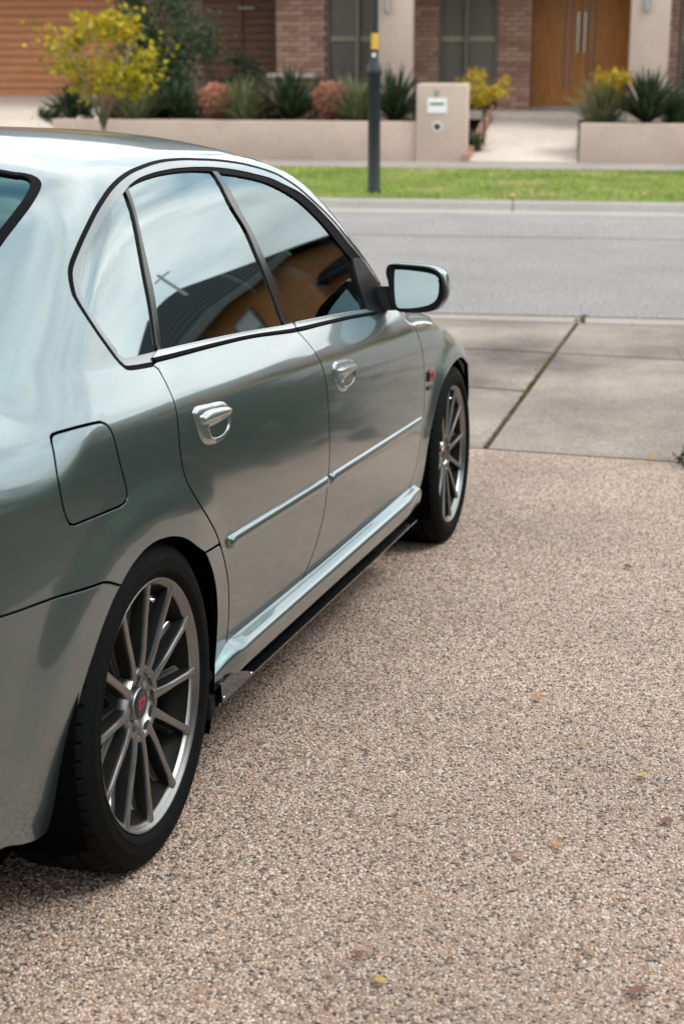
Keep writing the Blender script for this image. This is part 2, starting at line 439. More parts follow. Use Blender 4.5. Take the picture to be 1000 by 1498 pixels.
def panel(name, mat, parent, outer, holes=(), both=True, joined=False, sub=None, **kw):
    """right-hand panel and its mirror twin; returns (right, left)"""
    V, Fc, Nn, dk = patch(outer, holes, **kw)
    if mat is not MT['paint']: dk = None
    Fm = [tuple(reversed(f)) for f in Fc]
    if joined:
        k = len(V)
        return mk(name, np.concatenate([V, V*MIR]), list(Fc)+[tuple(i+k for i in f) for f in Fm], mat, parent, np.concatenate([Nn, Nn*MIR]), dark=dk and dk+[i+len(Fc) for i in dk])
    if kw.get('dome'): Nn = None
    pr, pl = parent if isinstance(parent, tuple) else (parent, parent)
    a = mk(name, V, Fc, mat, pr, Nn, dark=dk)
    b = mk(name, V*MIR, Fm, mat, pl, None if Nn is None else Nn*MIR, dark=dk)
    return a, b
def both(mb, name, mat, parents, **kw):
    """right part from a mesh collector, and its mirror twin"""
    a = mb.build(name, mat, parents[0], **kw)
    m2 = MB(); m2.v = [(-x, y, z) for x, y, z in mb.v]; m2.f = [tuple(reversed(f)) for f in mb.f]
    return a, m2.build(name, mat, parents[1], **kw)
def on(y, z, d=0.):
    """point on the side surface, d metres proud of it"""
    p = at(np.array([y]), np.array([Z(y, z)[1]])); n = nrm(p); return Vector((p+n*d)[0]), Vector(n[0])
def strip(line_a, line_b): return list(line_a)+list(reversed(line_b))

TR = {
 'drip': [(0.1521, 0.2049), (0.0783, 0.2094), (0.0415, 0.2155), (0.0296, 0.2306), (0.0141, 0.259), (-0.007, 0.3022), (-0.0194, 0.3387), (-0.0234, 0.3725), (-0.022, 0.3942), (-0.0103, 0.4207), (0.0079, 0.4493), (0.0299, 0.4711), (0.0618, 0.4945), (0.103, 0.5223), (0.1502, 0.551), (0.2049, 0.5822), (0.2652, 0.6122), (0.3416, 0.6455), (0.4242, 0.6745), (0.5017, 0.6961), (0.5826, 0.7129), (0.6723, 0.7287), (0.7552, 0.7378), (0.871, 0.742), (0.9416, 0.7407), (1.0592, 0.7379), (1.1733, 0.7285), (1.2886, 0.7135), (1.3754, 0.695), (1.4409, 0.6733), (1.48, 0.6522), (1.5414, 0.6182), (1.6068, 0.5771), (1.6756, 0.5325), (1.742, 0.4812), (1.8036, 0.4206), (1.8721, 0.3584), (1.9465, 0.2847), (1.9587, 0.2345)],
 'beltlow': [(0.1637, 0.2091), (0.2811, 0.2065), (0.4851, 0.2027), (0.7142, 0.1952), (1.019, 0.1737), (1.26, 0.1658), (1.4967, 0.1571), (1.7762, 0.1421)],
 'glassbot': [(0.0574, 0.2382), (0.2206, 0.2296), (0.3028, 0.2269), (0.5051, 0.2204), (0.7334, 0.2106), (0.965, 0.1978), (1.072, 0.1961), (1.4816, 0.178), (1.7675, 0.1609)],
 'glasstop': [(0.4348, 0.6478), (0.512, 0.6654), (0.602, 0.6795), (0.6956, 0.6884), (0.7881, 0.693), (0.8602, 0.6936), (0.9575, 0.6896), (1.0088, 0.6821), (1.1205, 0.6722), (1.2296, 0.6579), (1.3235, 0.6392), (1.4074, 0.6094), (1.4883, 0.5766), (1.556, 0.5351), (1.6201, 0.4861), (1.6654, 0.4382), (1.7054, 0.3939), (1.7571, 0.3451)],
 'rgap': [(0.1521, 0.2049), (0.1642, 0.191), (0.1587, 0.1552), (0.151, 0.1244), (0.148, 0.1063), (0.1448, 0.0765), (0.1417, 0.0378), (0.1439, -0.005), (0.1551, -0.0557), (0.1774, -0.0906), (0.2121, -0.1287), (0.2571, -0.1704), (0.3106, -0.2217), (0.3594, -0.2883), (0.3952, -0.3516), (0.4127, -0.4156), (0.419, -0.4696), (0.4184, -0.5028)],
 'bgap': [(1.0212, 0.1743), (1.0325, 0.1643), (1.055, 0.1235), (1.0696, 0.0772), (1.0902, 0.0314), (1.1004, -0.0286), (1.1052, -0.0878), (1.1097, -0.1468), (1.1135, -0.2249), (1.1093, -0.2527), (1.1016, -0.2966), (1.0825, -0.3687), (1.0307, -0.4341), (0.9816, -0.4729), (0.9599, -0.4916)],
 'fgap': [(2.0399, 0.1177), (2.0786, 0.0721), (2.1103, 0.0353), (2.1434, -0.0094), (2.1665, -0.0565), (2.1769, -0.1044), (2.1867, -0.1644), (2.194, -0.2238), (2.1917, -0.2999), (2.1711, -0.3433), (2.1599, -0.4078), (2.1199, -0.4639), (2.064, -0.5016)],
 'doorbot': [(2.2247, -0.5196), (2.0319, -0.5036), (1.8137, -0.4936), (1.4412, -0.4924), (1.1245, -0.4909), (0.9608, -0.4936), (0.774, -0.5), (0.6398, -0.5051), (0.5494, -0.5077), (0.4634, -0.5103), (0.4227, -0.5133), (0.402, -0.5313)],
 'mould': [(0.4064, -0.2631), (1.1057, -0.2672), (1.1265, -0.2639), (2.152, -0.2811)],
 'bumpgap': [(-0.5228, -0.1573), (-0.4089, -0.1648), (-0.2906, -0.1726), (-0.2213, -0.1765), (-0.2011, -0.1822), (-0.1537, -0.2025)],
 'arch': [(-0.3332, -0.6211), (-0.3263, -0.5779), (-0.3144, -0.5084), (-0.3014, -0.4164), (-0.2931, -0.3761), (-0.2719, -0.3305), (-0.2318, -0.2721), (-0.1857, -0.2245), (-0.1537, -0.2011), (-0.1265, -0.184), (-0.093, -0.1681), (-0.0586, -0.1576), (-0.0174, -0.1527), (0.025, -0.155), (0.0688, -0.1623), (0.1144, -0.1762), (0.1551, -0.1955), (0.1911, -0.2169), (0.2314, -0.2383), (0.2401, -0.2453), (0.2891, -0.302), (0.3233, -0.3586), (0.3406, -0.4098), (0.35, -0.458), (0.363, -0.5342)],
 'farch': [(2.2453, -0.5234), (2.2686, -0.3812), (2.3357, -0.2583), (2.4107, -0.1851), (2.5136, -0.1493), (2.6394, -0.1334), (2.7568, -0.1419), (2.9106, -0.1922)],
 'crease': [(-0.3431, -0.3201), (-0.281, -0.2492), (-0.2318, -0.2003), (-0.201, -0.1768), (-0.1531, -0.1519), (-0.0917, -0.1237), (-0.0334, -0.1102), (0.0264, -0.1119), (0.089, -0.1227), (0.1548, -0.1431)],
 'fuel': [(-0.3096, 0.1191), (-0.3041, 0.1276), (-0.2962, 0.1321), (-0.2847, 0.133), (-0.2288, 0.1325), (-0.1741, 0.1298), (-0.1553, 0.1276), (-0.1406, 0.1197), (-0.1323, 0.1082), (-0.1274, 0.0946), (-0.1152, 0.0348), (-0.0995, -0.018), (-0.0996, -0.0334), (-0.1082, -0.0439), (-0.1262, -0.0481), (-0.1713, -0.0485), (-0.2689, -0.0468), (-0.2966, -0.0458), (-0.3095, -0.0399), (-0.3169, -0.0274), (-0.3265, 0.0015), (-0.33, 0.059)],
 'bpl': [(0.9616, 0.6895), (0.9355, 0.5809), (0.9627, 0.4965), (0.9657, 0.4076), (0.9714, 0.3158), (0.9713, 0.199)],
 'divl': [(0.3968, 0.6332), (0.3364, 0.5229), (0.2871, 0.4151), (0.2573, 0.337), (0.2125, 0.2354)],
 'sealtop': [(0.4481, 0.6529), (0.5219, 0.6725), (0.6145, 0.688), (0.7096, 0.6975), (0.7605, 0.701), (0.8774, 0.7042), (0.9961, 0.7028), (1.1118, 0.6944), (1.2273, 0.6799), (1.3469, 0.6608), (1.4304, 0.6336), (1.5227, 0.6046), (1.5954, 0.5678), (1.6613, 0.5207), (1.7255, 0.4673), (1.7833, 0.4033), (1.8511, 0.3421)],
 'bandin': [(0.2132, 0.2321), (0.0574, 0.2382), (0.041, 0.2607), (0.0241, 0.2865), (0.011, 0.3205), (-0.0022, 0.3564), (0.0001, 0.3932), (0.0169, 0.4251), (0.039, 0.4477), (0.0787, 0.4803), (0.1453, 0.5198), (0.2188, 0.5586), (0.2985, 0.5959), (0.3885, 0.6301), (0.4202, 0.644), (0.4481, 0.6529), (0.5219, 0.6725), (0.6145, 0.688), (0.7096, 0.6975), (0.7605, 0.701), (0.8774, 0.7042), (0.9961, 0.7028), (1.1118, 0.6944), (1.2273, 0.6799), (1.3469, 0.6608), (1.4304, 0.6336), (1.5227, 0.6046), (1.5954, 0.5678), (1.6613, 0.5207), (1.7255, 0.4673), (1.7833, 0.4033), (1.8511, 0.3421), (1.8908, 0.2931), (1.9242, 0.2428)],
 'quarter': [(0.0574, 0.2382), (0.041, 0.2607), (0.0241, 0.2865), (0.011, 0.3205), (-0.0022, 0.3564), (0.0001, 0.3932), (0.0169, 0.4251), (0.039, 0.4477), (0.0787, 0.4803), (0.1453, 0.5198), (0.2188, 0.5586), (0.2985, 0.5959), (0.3885, 0.6301)],
 'divr': [(0.4174, 0.6419), (0.3529, 0.5318), (0.3078, 0.4133), (0.2895, 0.3623), (0.2421, 0.2617), (0.2205, 0.2312)],
 'bpr': [(0.9917, 0.6865), (0.9791, 0.5729), (1.0029, 0.4665), (1.0059, 0.3746), (1.0184, 0.3045), (1.0048, 0.1971)],
 'sail': [(1.7571, 0.3451), (1.75, 0.2941), (1.7425, 0.2313), (1.7491, 0.1806), (1.7675, 0.1609)],
 'sailpoly': [(1.7473, 0.3458), (1.7951, 0.3476), (1.8444, 0.3362), (1.8853, 0.2883), (1.9264, 0.2373), (1.9449, 0.1937), (1.8735, 0.1387), (1.7742, 0.1474), (1.7027, 0.1605), (1.7114, 0.2168), (1.7231, 0.2836)],
 'seam': [(0.2314, -0.2383), (0.3248, -0.2443)],
 'rearglass': [(0.1932, 0.8219), (0.2019, 0.7833), (0.2064, 0.7538), (0.1925, 0.7252), (0.1635, 0.7005), (0.1057, 0.6651), (0.0278, 0.6206), (-0.0351, 0.5819)],
 'h_out_r': [(0.2256, 0.0835), (0.2417, 0.0885), (0.3024, 0.0843), (0.3618, 0.0797), (0.3945, 0.0719), (0.4122, 0.0591), (0.4146, 0.0342), (0.4024, 0.0071), (0.3723, -0.0067), (0.3252, -0.0104), (0.2735, -0.0034), (0.2473, 0.0142), (0.2298, 0.0487), (0.2202, 0.0736)],
 'h_grip_r': [(0.239, 0.0703), (0.2845, 0.0763), (0.3437, 0.0725), (0.4001, 0.0645), (0.414, 0.0539), (0.4096, 0.04), (0.3498, 0.0378), (0.2888, 0.0371), (0.2514, 0.0403), (0.2411, 0.0512)],
 'h_cup_r': [(0.2915, 0.0325), (0.3488, 0.0338), (0.4015, 0.0365), (0.401, 0.0203), (0.3782, 0.0051), (0.346, 0.0003), (0.316, 0.0041), (0.2969, 0.0157)],
 'h_out_f': [(1.1664, 0.0519), (1.1919, 0.0583), (1.2543, 0.0549), (1.3048, 0.0505), (1.3517, 0.0403), (1.3684, 0.0256), (1.3603, -0.0127), (1.3281, -0.0325), (1.2743, -0.0376), (1.2256, -0.0344), (1.1936, -0.0198), (1.1696, 0.0117), (1.1621, 0.0366)],
 'h_grip_f': [(1.1893, 0.0399), (1.2484, 0.0412), (1.3, 0.0388), (1.3521, 0.0341), (1.3644, 0.022), (1.3581, 0.0104), (1.3095, 0.0059), (1.238, 0.0079), (1.2031, 0.0107), (1.1871, 0.025)],
 'h_cup_f': [(1.2511, -0.0013), (1.2955, 0.0031), (1.3514, 0.006), (1.3524, -0.0115), (1.3227, -0.0243), (1.276, -0.0261), (1.2516, -0.0167)],
 'keyhole': [(1.2251, -0.0026), (1.2376, -0.0037), (1.2436, -0.0114), (1.2383, -0.0187), (1.2257, -0.0175), (1.2209, -0.01)],
 'mir_out': [(0.8123, 0.9941), (0.8286, 0.9998), (0.8651, 0.9985), (0.9236, 0.9942), (0.9517, 0.9863), (0.9699, 0.9731), (0.9782, 0.9519), (0.9801, 0.9208), (0.975, 0.8992), (0.9612, 0.8773), (0.9432, 0.8671), (0.9028, 0.8602), (0.8581, 0.8611), (0.8369, 0.8673), (0.8274, 0.882), (0.8182, 0.9094), (0.8147, 0.9448), (0.8074, 0.9721)],
 'mir_glass': [(0.8324, 0.9804), (0.8388, 0.9867), (0.8834, 0.9865), (0.9337, 0.9821), (0.9559, 0.9738), (0.9641, 0.9582), (0.9646, 0.9263), (0.9589, 0.9019), (0.9389, 0.8856), (0.9027, 0.8759), (0.858, 0.8729), (0.8437, 0.8785), (0.8374, 0.9), (0.8331, 0.9381)],
}

L_ = {k: smooth_line(v) for k, v in TR.items() if k[:2] not in ('h_', 'mi', 'ke')}
def cut(line, y0=None, y1=None): return [p for p in line if (y0 is None or p[0] >= y0) and (y1 is None or p[0] <= y1)]

car = empty('sedan_car')
car.matrix_world = Matrix(((0.991253, 0.131542, -0.010675, -1.560376), (-0.130420, 0.988745, 0.073312, 2.676387), (0.020199, -0.071279, 0.997252, 0.374820), (0, 0, 0, 1)))
tag(car, 'silver green sedan parked on the pebbled driveway', 'car')
PI2 = math.pi/2
P_ = MT['paint']
def build_body():
    rg, bg, fg = L_['rgap'], L_['bgap'], L_['fgap']
    arch = L_['arch']; drip = L_['drip']
    # split of the arch line: bumper part / quarter part / sill part
    i0 = min(range(len(arch)), key=lambda i: (arch[i][0]-TR['bumpgap'][-1][0])**2+(arch[i][1]-TR['bumpgap'][-1][1])**2)
    i1 = min(range(len(arch)), key=lambda i: (arch[i][0]-TR['seam'][0][0])**2+(arch[i][1]-TR['seam'][0][1])**2)
    j1 = min(range(len(rg)), key=lambda i: (rg[i][0]-TR['seam'][1][0])**2+(rg[i][1]-TR['seam'][1][1])**2)
    bump = smooth_line([Z(-1.0, .668), Z(-.8, .650)]+TR['bumpgap'])
    cowl = [XT(2.10, .70), XT(2.185, .60), XT(2.27, .42), XT(2.325, .22), (2.345, PI2)]
    fuel = smooth_line(TR['fuel'], closed=True)
    wind = smooth_line([(1.27, PI2), XT(1.265, .25), XT(1.255, .45), XT(1.275, .53), XT(1.36, .575), XT(1.6, .635), XT(1.84, .695), XT(1.96, .70), XT(2.10, .60), XT(2.195, .42), XT(2.25, .22), (2.27, PI2)])
    rear = smooth_line([(.165, PI2), XT(.17, .25)]+TR['rearglass']+[XT(-.14, .597), XT(-.30, .59), XT(-.41, .565), XT(-.445, .50), XT(-.475, .25), (-.482, PI2)])
    trunk = smooth_line([(-.56, PI2), XT(-.55, .3), XT(-.53, .56), XT(-.56, .63), XT(-.74, .65), XT(-.95, .60), XT(-1.0, .40), (-1.005, PI2)])
    lamp = smooth_line([Z(-.66, .80), Z(-.64, .86), Z(-.70, .90), Z(-.85, .905), Z(-1.0, .89), Z(-1.0, .72), Z(-.85, .715), Z(-.70, .735)], closed=True)
    # body side with roof: outline runs down the tail, along bumper, arch, door aperture, drip line, cowl, and back over the glass edges
    outer = [(-.56, PI2)]+trunk[1:-1]+[Z(-1.0, .893)]
    outer = outer+[Z(-1.0, .70)]+bump[1:]+arch[i0+1:i1]+smooth_line(TR['seam'])+list(reversed(rg[:j1]))+drip[1:]+smooth_line([drip[-1], Z(1.985, .915), cowl[0]])[1:]+smooth_line(cowl)[1:]
    outer = outer+[(2.27, PI2)]+list(reversed(wind))[1:]+[(.165, PI2)]+rear[1:]
    body = panel('body_shell', P_, car, outer, [fuel], joined=True, h=.019)
    panel('trunk_lid', P_, car, trunk, joined=True, h=.03)
    f, _ = panel('fuel_door', P_, (car, car), fuel, h=.02)
    bpy.data.objects.remove(_)
    # sill end behind the rear door
    panel('rear_sill', P_, car, smooth_line(TR['seam'])+rg[j1+1:]+smooth_line([rg[-1], TR['doorbot'][-1], arch[-1]])[1:]+list(reversed(arch[i1:-1])), h=.018)
    # bumper
    bz = [Z(-.37, .188), Z(-.416, .201), Z(-.497, .228), Z(-.65, .250), Z(-.85, .262), Z(-1.0, .265)]
    rb = None
    bumper_outline = (bump+list(reversed(arch[:i0]))+smooth_line([arch[0]]+bz)[1:])
    def tail(name, zs, par, smooth=True):
        V = []; k = 13
        for z in zs:
            p = at(np.array([-1.0]), np.array([Z(-1.0, z)[1]]))[0]
            V += [(p[0]*a, -1.0-.075*(1-a*a), p[2]) for a in np.linspace(-1, 1, k)]
        return mk(name, V, [(i*k+j, i*k+j+1, (i+1)*k+j+1, (i+1)*k+j) for i in range(len(zs)-1) for j in range(k-1)], P_, par)
    rb = tail('rear_bumper', np.linspace(.262, .666, 9), car)
    panel('bumper_corner', P_, rb, bumper_outline, h=.02)
    tail('tail_panel', np.linspace(.671, .93, 6), car)
    # doors
    belt = L_['beltlow']; db = L_['doorbot']
    kb = min(range(len(db)), key=lambda i: abs(db[i][0]-bg[-1][0])+abs(db[i][1]-bg[-1][1]))
    kr = min(range(len(db)), key=lambda i: abs(db[i][0]-rg[-1][0])+3*abs(db[i][1]-rg[-1][1]))
    kf = min(range(len(db)), key=lambda i: abs(db[i][0]-fg[-1][0])+abs(db[i][1]-fg[-1][1]))
    bm_ = min(range(len(belt)), key=lambda i: abs(belt[i][0]-bg[0][0]))
    rd = panel('rear_door', P_, car, rg+list(reversed(db[kb+1:kr]))+list(reversed(bg))+list(reversed(belt[1:bm_])), h=.018)
    nose = smooth_line([fg[0], Z(2.005, .880), Z(1.95, .893), Z(1.86, .874), belt[-1]])
    fd = panel('front_door', P_, car, bg+list(reversed(db[kf+1:kb]))+list(reversed(fg))+nose[1:]+list(reversed(belt[bm_+1:-1])), h=.018)
    # front fender, bonnet, front bumper, lamps
    fa = L_['farch']
    hood_edge = smooth_line([XT(2.10, .715), XT(2.2, .728), XT(2.5, .73), XT(2.9, .70), XT(3.12, .66)])
    fend = smooth_line([fg[0], Z(1.995, .905), hood_edge[0]])+hood_edge[1:]+smooth_line([hood_edge[-1], Z(3.10, .60), fa[-1]])[1:]+list(reversed(fa[:-1]))+smooth_line([fa[0], fg[-1]])[1:-1]+list(reversed(fg[1:]))
    ff = panel('front_fender', P_, car, fend, h=.018)
    panel('bonnet', P_, car, [(2.36, PI2)]+smooth_line([(2.36, PI2), XT(2.34, .22), XT(2.285, .42), XT(2.20, .60), XT(2.13, .69)])[1:]+[(a, b) for a, b in [XT(2.2, .715), XT(2.5, .715), XT(2.9, .685), XT(3.13, .64), XT(3.22, .4)]]+[(3.26, PI2)], joined=True, h=.04)
    fb = smooth_line([(3.275, PI2), XT(3.235, .4), XT(3.145, .64), Z(3.115, .60), fa[-1]])
    low = smooth_line([fa[-1], Z(3.02, .45), Z(3.035, .3), Z(3.02, .17)])
    panel('front_bumper', P_, car, fb+low[1:]+[Z(3.2, .165), Z(3.42, .17), (3.42, PI2)], joined=True, h=.03, inset=.002)
    # glass, seals and trim of the side windows
    band_in = L_['bandin']
    panel('window_surround', MT['trim'], car, strip(cut(drip), band_in), h=.02, inset=.0024, flange=.008)
    dp = np.array([(a, b*SV) for a, b in drip]); tn = np.gradient(dp, axis=0); tn /= np.linalg.norm(tn, axis=1)[:, None]; nn = np.stack([-tn[:, 1], tn[:, 0]], 1)
    panel('drip_moulding', MT['rubber'], car, [(p[0], p[1]/SV) for p in dp+nn*.0042]+[(p[0], p[1]/SV) for p in (dp-nn*.0042)[::-1]], h=.02, inset=0, flange=.008, off=-.0008, round_=.0012)
    seal = strip(L_['sealtop'], L_['glasstop'])
    panel('window_seal', MT['rubber'], car, seal, h=.02, inset=0, flange=.012, off=.002)
    q = smooth_line(TR['quarter']); dl, dr = L_['divl'], L_['divr']
    gq = panel('quarter_glass', MT['glass'], rd, q+dl, pane=True, h=.03, inset=-.004, flange=.003, off=.006)
    gt, gb = L_['glasstop'], L_['glassbot']; bl, br = L_['bpl'], L_['bpr']
    ks = min(range(len(gt)), key=lambda i: abs(gt[i][0]-bl[0][0])); kf_ = min(range(len(gt)), key=lambda i: abs(gt[i][0]-br[0][0]))
    a = cut(gb, dr[-1][0]+.002, bl[-1][0]-.002); b = cut(gb, br[-1][0]+.002, None)
    gr = panel('window_glass', MT['glass'], rd, gt[:ks]+bl+list(reversed(a))+list(reversed(dr)), pane=True, h=.03, inset=-.004, flange=.003, off=.006)
    sail = L_['sail']
    gf = panel('window_glass', MT['clear'], fd, gt[kf_:]+sail[1:-1]+list(reversed(b))+list(reversed(br)), pane=True, h=.03, inset=-.004, flange=.003, off=.006)
    panel('window_divider', MT['pillar'], rd, strip(dl, dr), h=.02, inset=0, flange=.006, off=.001, round_=.002)
    panel('pillar_trim', MT['pillar'], rd, strip(bl, br), h=.02, inset=0, flange=.006, off=.001, round_=.002)
    # mirror sail, black
    panel('mirror_sail', MT['black'], fd, smooth_line(TR['sailpoly'], closed=True), h=.02, inset=0, flange=.01, off=-.004)
    # belt mouldings: bright ledge over dark strip
    mid = [(y0, .66*t0+.34*float(np.interp(y0, [p[0] for p in gb], [p[1] for p in gb]))) for y0, t0 in belt]
    for par, (ya, yb) in ((rd, (bl[-1][0]-3, .5*(bl[-1][0]+br[-1][0])+.035)), (fd, (.5*(bl[-1][0]+br[-1][0])+.04, 3))):
        lo = cut(belt, ya, yb); up = cut(mid, ya, yb); tp = cut(gb, ya if ya > 0 else dr[-1][0]-.03, yb-.0)
        panel('belt_moulding', MT['belt'], par, strip(up, tp), h=.02, inset=.0006, flange=.008, off=-.004, round_=.002)
        panel('belt_strip', MT['rubber'], par, strip(lo, up), h=.02, inset=.0004, flange=.008, off=-.0045, round_=.002)
    # windscreen and rear window
    panel('windscreen', MT['clear'], car, wind, joined=True, h=.05, inset=-.003, flange=.004, off=.004)
    rin = [(a, b) for a, b in [(p[0], p[1]/SV) for p in offset_poly(np.array([(a, b*SV) for a, b in rear]), .013)]]
    rin = [(p[0], PI2 if q0[1] > PI2-1e-4 else p[1]) for p, q0 in zip(rin, rear)]
    panel('rear_window_seal', MT['rubber'], car, rear[:1]+rear[1:-1]+rear[-1:]+list(reversed(rin)), joined=True, h=.02, inset=0.0, flange=.01, off=-.002, round_=.003)
    panel('rear_window', MT['rear_glass'], car, rin, joined=True, h=.04, inset=-.004, flange=.003, off=.003)
    panel('tail_lamp', MT['red_lens'], car, lamp, h=.03, inset=0, flange=.01, off=-.004)
    hl = smooth_line([Z(3.0, .66), XT(3.05, .67), XT(3.2, .60), Z(3.3, .62), Z(3.2, .585), Z(3.08, .60)], closed=True)
    panel('head_lamp', MT['clear_lens'], car, hl, h=.03, inset=0, flange=.01, off=-.004)
    return rd, fd, ff
RD, FD, FF = build_body()
# ------------------------------------------------------------------ the rest of the car
ROOTS = (car, car)
def surf(V):
    """list of (y, z, proud) -> points on the right side surface"""
    a = np.array(V, float); th = np.array([Z(p[0], p[1])[1] for p in V]); q = at(a[:, 0], th); return q+nrm(q)*a[:, 2:3]
def sheet(name, mat, y0, y1, t0, t1, off, step=.03, skip=None, sides=(1, -1)):
    ys = np.arange(y0, y1+1e-6, step); ts = np.linspace(t0, t1, max(2, int((t1-t0)*SV/step)))
    Y, T_ = np.meshgrid(ys, ts, indexing='ij'); q = at(Y, T_); q = q-nrm(q)*off; n, m = Y.shape
    mb = MB()
    for s in sides:
        V = (q*np.array([s, 1, 1])).reshape(-1, 3)
        mb.add(V, [(i*m+j, i*m+j+1, (i+1)*m+j+1, (i+1)*m+j) for i in range(n-1) for j in range(m-1) if not (skip and skip(q[i, j]))])
    return mb.build(name, mat, car, smooth=True)
def in_arch(p):
    return any(((p[1]-yc)/.40)**2+((max(p[2], .2)-.30)/.35)**2 < 1 for yc in (.005, 2.672))
sheet('inner_shell', MT['void'], -.95, 3.2, -.72, .16, .034, .05, in_arch)
sheet('headlining', MT['liner'], .28, 1.22, .80, PI2, .03, .06)
def build_under():
    mb = MB(); mb.box((0, 1.2, .215), (1.5, 1.5, .02)); mb.box((0, -.68, .26), (1.3, .55, .02)); mb.box((0, 3.1, .25), (1.3, .2, .02)); mb.box((0, 1.2, .5), (1.0, 4.2, .02))
    mb.build('floor_pan', MT['void'], car)
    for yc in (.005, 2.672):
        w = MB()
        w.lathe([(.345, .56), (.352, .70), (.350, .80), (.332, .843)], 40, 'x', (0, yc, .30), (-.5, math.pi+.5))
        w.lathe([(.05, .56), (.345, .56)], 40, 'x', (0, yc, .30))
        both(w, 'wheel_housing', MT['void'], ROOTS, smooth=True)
build_under()
def build_skirt():
    prof = [(.833, .303), (.843, .299), (.858, .2915), (.8665, .2865), (.8705, .280), (.8708, .272), (.8695, .258), (.866, .243), (.857, .229), (.838, .212), (.80, .194), (.74, .186), (.70, .200)]
    ys = list(np.linspace(.335, .46, 8))+list(np.linspace(.5, 1.9, 24))+list(np.linspace(1.93, 2.15, 9))
    rings = []
    for y in ys:
        k = -.030*(1-float(sm(.33, .47, y)))-.010*float(sm(1.95, 2.15, y)); zz = -.03*(1-float(sm(.33, .43, y)))
        rings.append([(x+(k if x > .84 else k*.4), y, z+(zz if z > .25 else zz*.3)) for x, z in prof])
    mb = MB(); mb.loft(rings, closed=True)
    sk = both(mb, 'side_skirt', P_, ROOTS, angle=32)
    # black blade with an upright fin at its rear end
    b = MB(); pts = [(.70, .36), (.800, .345)] + [(.846+.004*math.sin(t*2.2), .345+t*1.80) for t in np.linspace(0, 1, 15)] + [(.815, 2.19), (.70, 2.19)]
    b.prism(pts, .1835, .1885)
    bl = both(b, 'splitter_blade', MT['gloss_black'], sk)
    f = MB(); prof = [(.352, .1886), (.345, .232), (.425, .236), (.50, .212), (.565, .1886)]
    n = len(prof)
    f.add([(.848, y, z) for y, z in prof]+[(.852, y, z) for y, z in prof], [tuple(range(n)), tuple(range(2*n-1, n-1, -1))]+[(i, n+i, n+(i+1) % n, (i+1) % n) for i in range(n)])
    both(f, 'splitter_fin', MT['gloss_black'], sk)
    for y, z in ((.535, .1955), (.362, .198)):
        s = MB(); s.lathe([(.0001, .0545-.0), (.003, .0540), (.0038, .052)], 10, 'x', (.80, y, z)); both(s, 'screw', MT['chrome'], sk, smooth=True)
    # mud flap bracket ahead of the rear wheel
    m = MB(); m.bbox((.800, .322, .19), (.085, .035, .055), .006); both(m, 'flap_bracket', MT['black'], sk)
build_skirt()
def build_mouldings():
    pr = [(-.0150, -.001), (-.0140, .004), (-.0110, .0075), (-.003, .0105), (.003, .0105), (.0095, .0075), (.0130, .004), (.0145, -.001)]
    for par, y0, y1, z0, z1 in ((RD, .382, 1.098, .524, .5155), (FD, 1.118, 2.158, .5155, .5015)):
        ys = np.concatenate([[y0, y0+.004, y0+.012], np.linspace(y0+.03, y1-.03, 22), [y1-.012, y1-.004, y1]])
        rings = []
        for y in ys:
            e = min(1, .35+.65*math.sqrt(max(0, min((y-y0), (y1-y))/.012))) if min(y-y0, y1-y) < .012 else 1
            zc = z0+(z1-z0)*(y-y0)/(y1-y0)
            rings.append([tuple(p) for p in surf([(y, zc+a*(.75+.25*e), b*e if b > 0 else b) for a, b in pr])])
        mb = MB(); mb.loft(rings, closed=True); both(mb, 'side_moulding', P_, par, angle=55)
build_mouldings()
def build_handles():
    for par, k in ((RD, 'r'), (FD, 'f')):
        o = smooth_line(TR['h_out_'+k], .004, True); g_ = smooth_line(TR['h_grip_'+k], .004, True); c_ = smooth_line(TR['h_cup_'+k], .004, True)
        panel('door_handle', MT['paint_bright'], par, o, [c_], h=.005, inset=.001, flange=.006, off=-.0008, round_=.0018, dome=.0045, dome_w=.012)
        panel('handle_cup', MT['paint_bright'], par, c_, h=.004, inset=-.001, flange=.0, off=.001, dome=-.020, dome_w=.020)
        panel('handle_grip', MT['paint_bright'], par, g_, h=.004, inset=.002, flange=.004, off=-.002, round_=.001, dome=.012, dome_w=.018)
        if k == 'f':
            ln = smooth_line(TR['keyhole'], .003, True); a, b = panel('key_cylinder', MT['chrome'], par, ln, h=.004, inset=0, flange=.004, off=-.006, round_=.002)
MT['paint_bright'] = pmat('handle_paint', (.37, .42, .425), .30, metal=.9, coat=1)
build_handles()
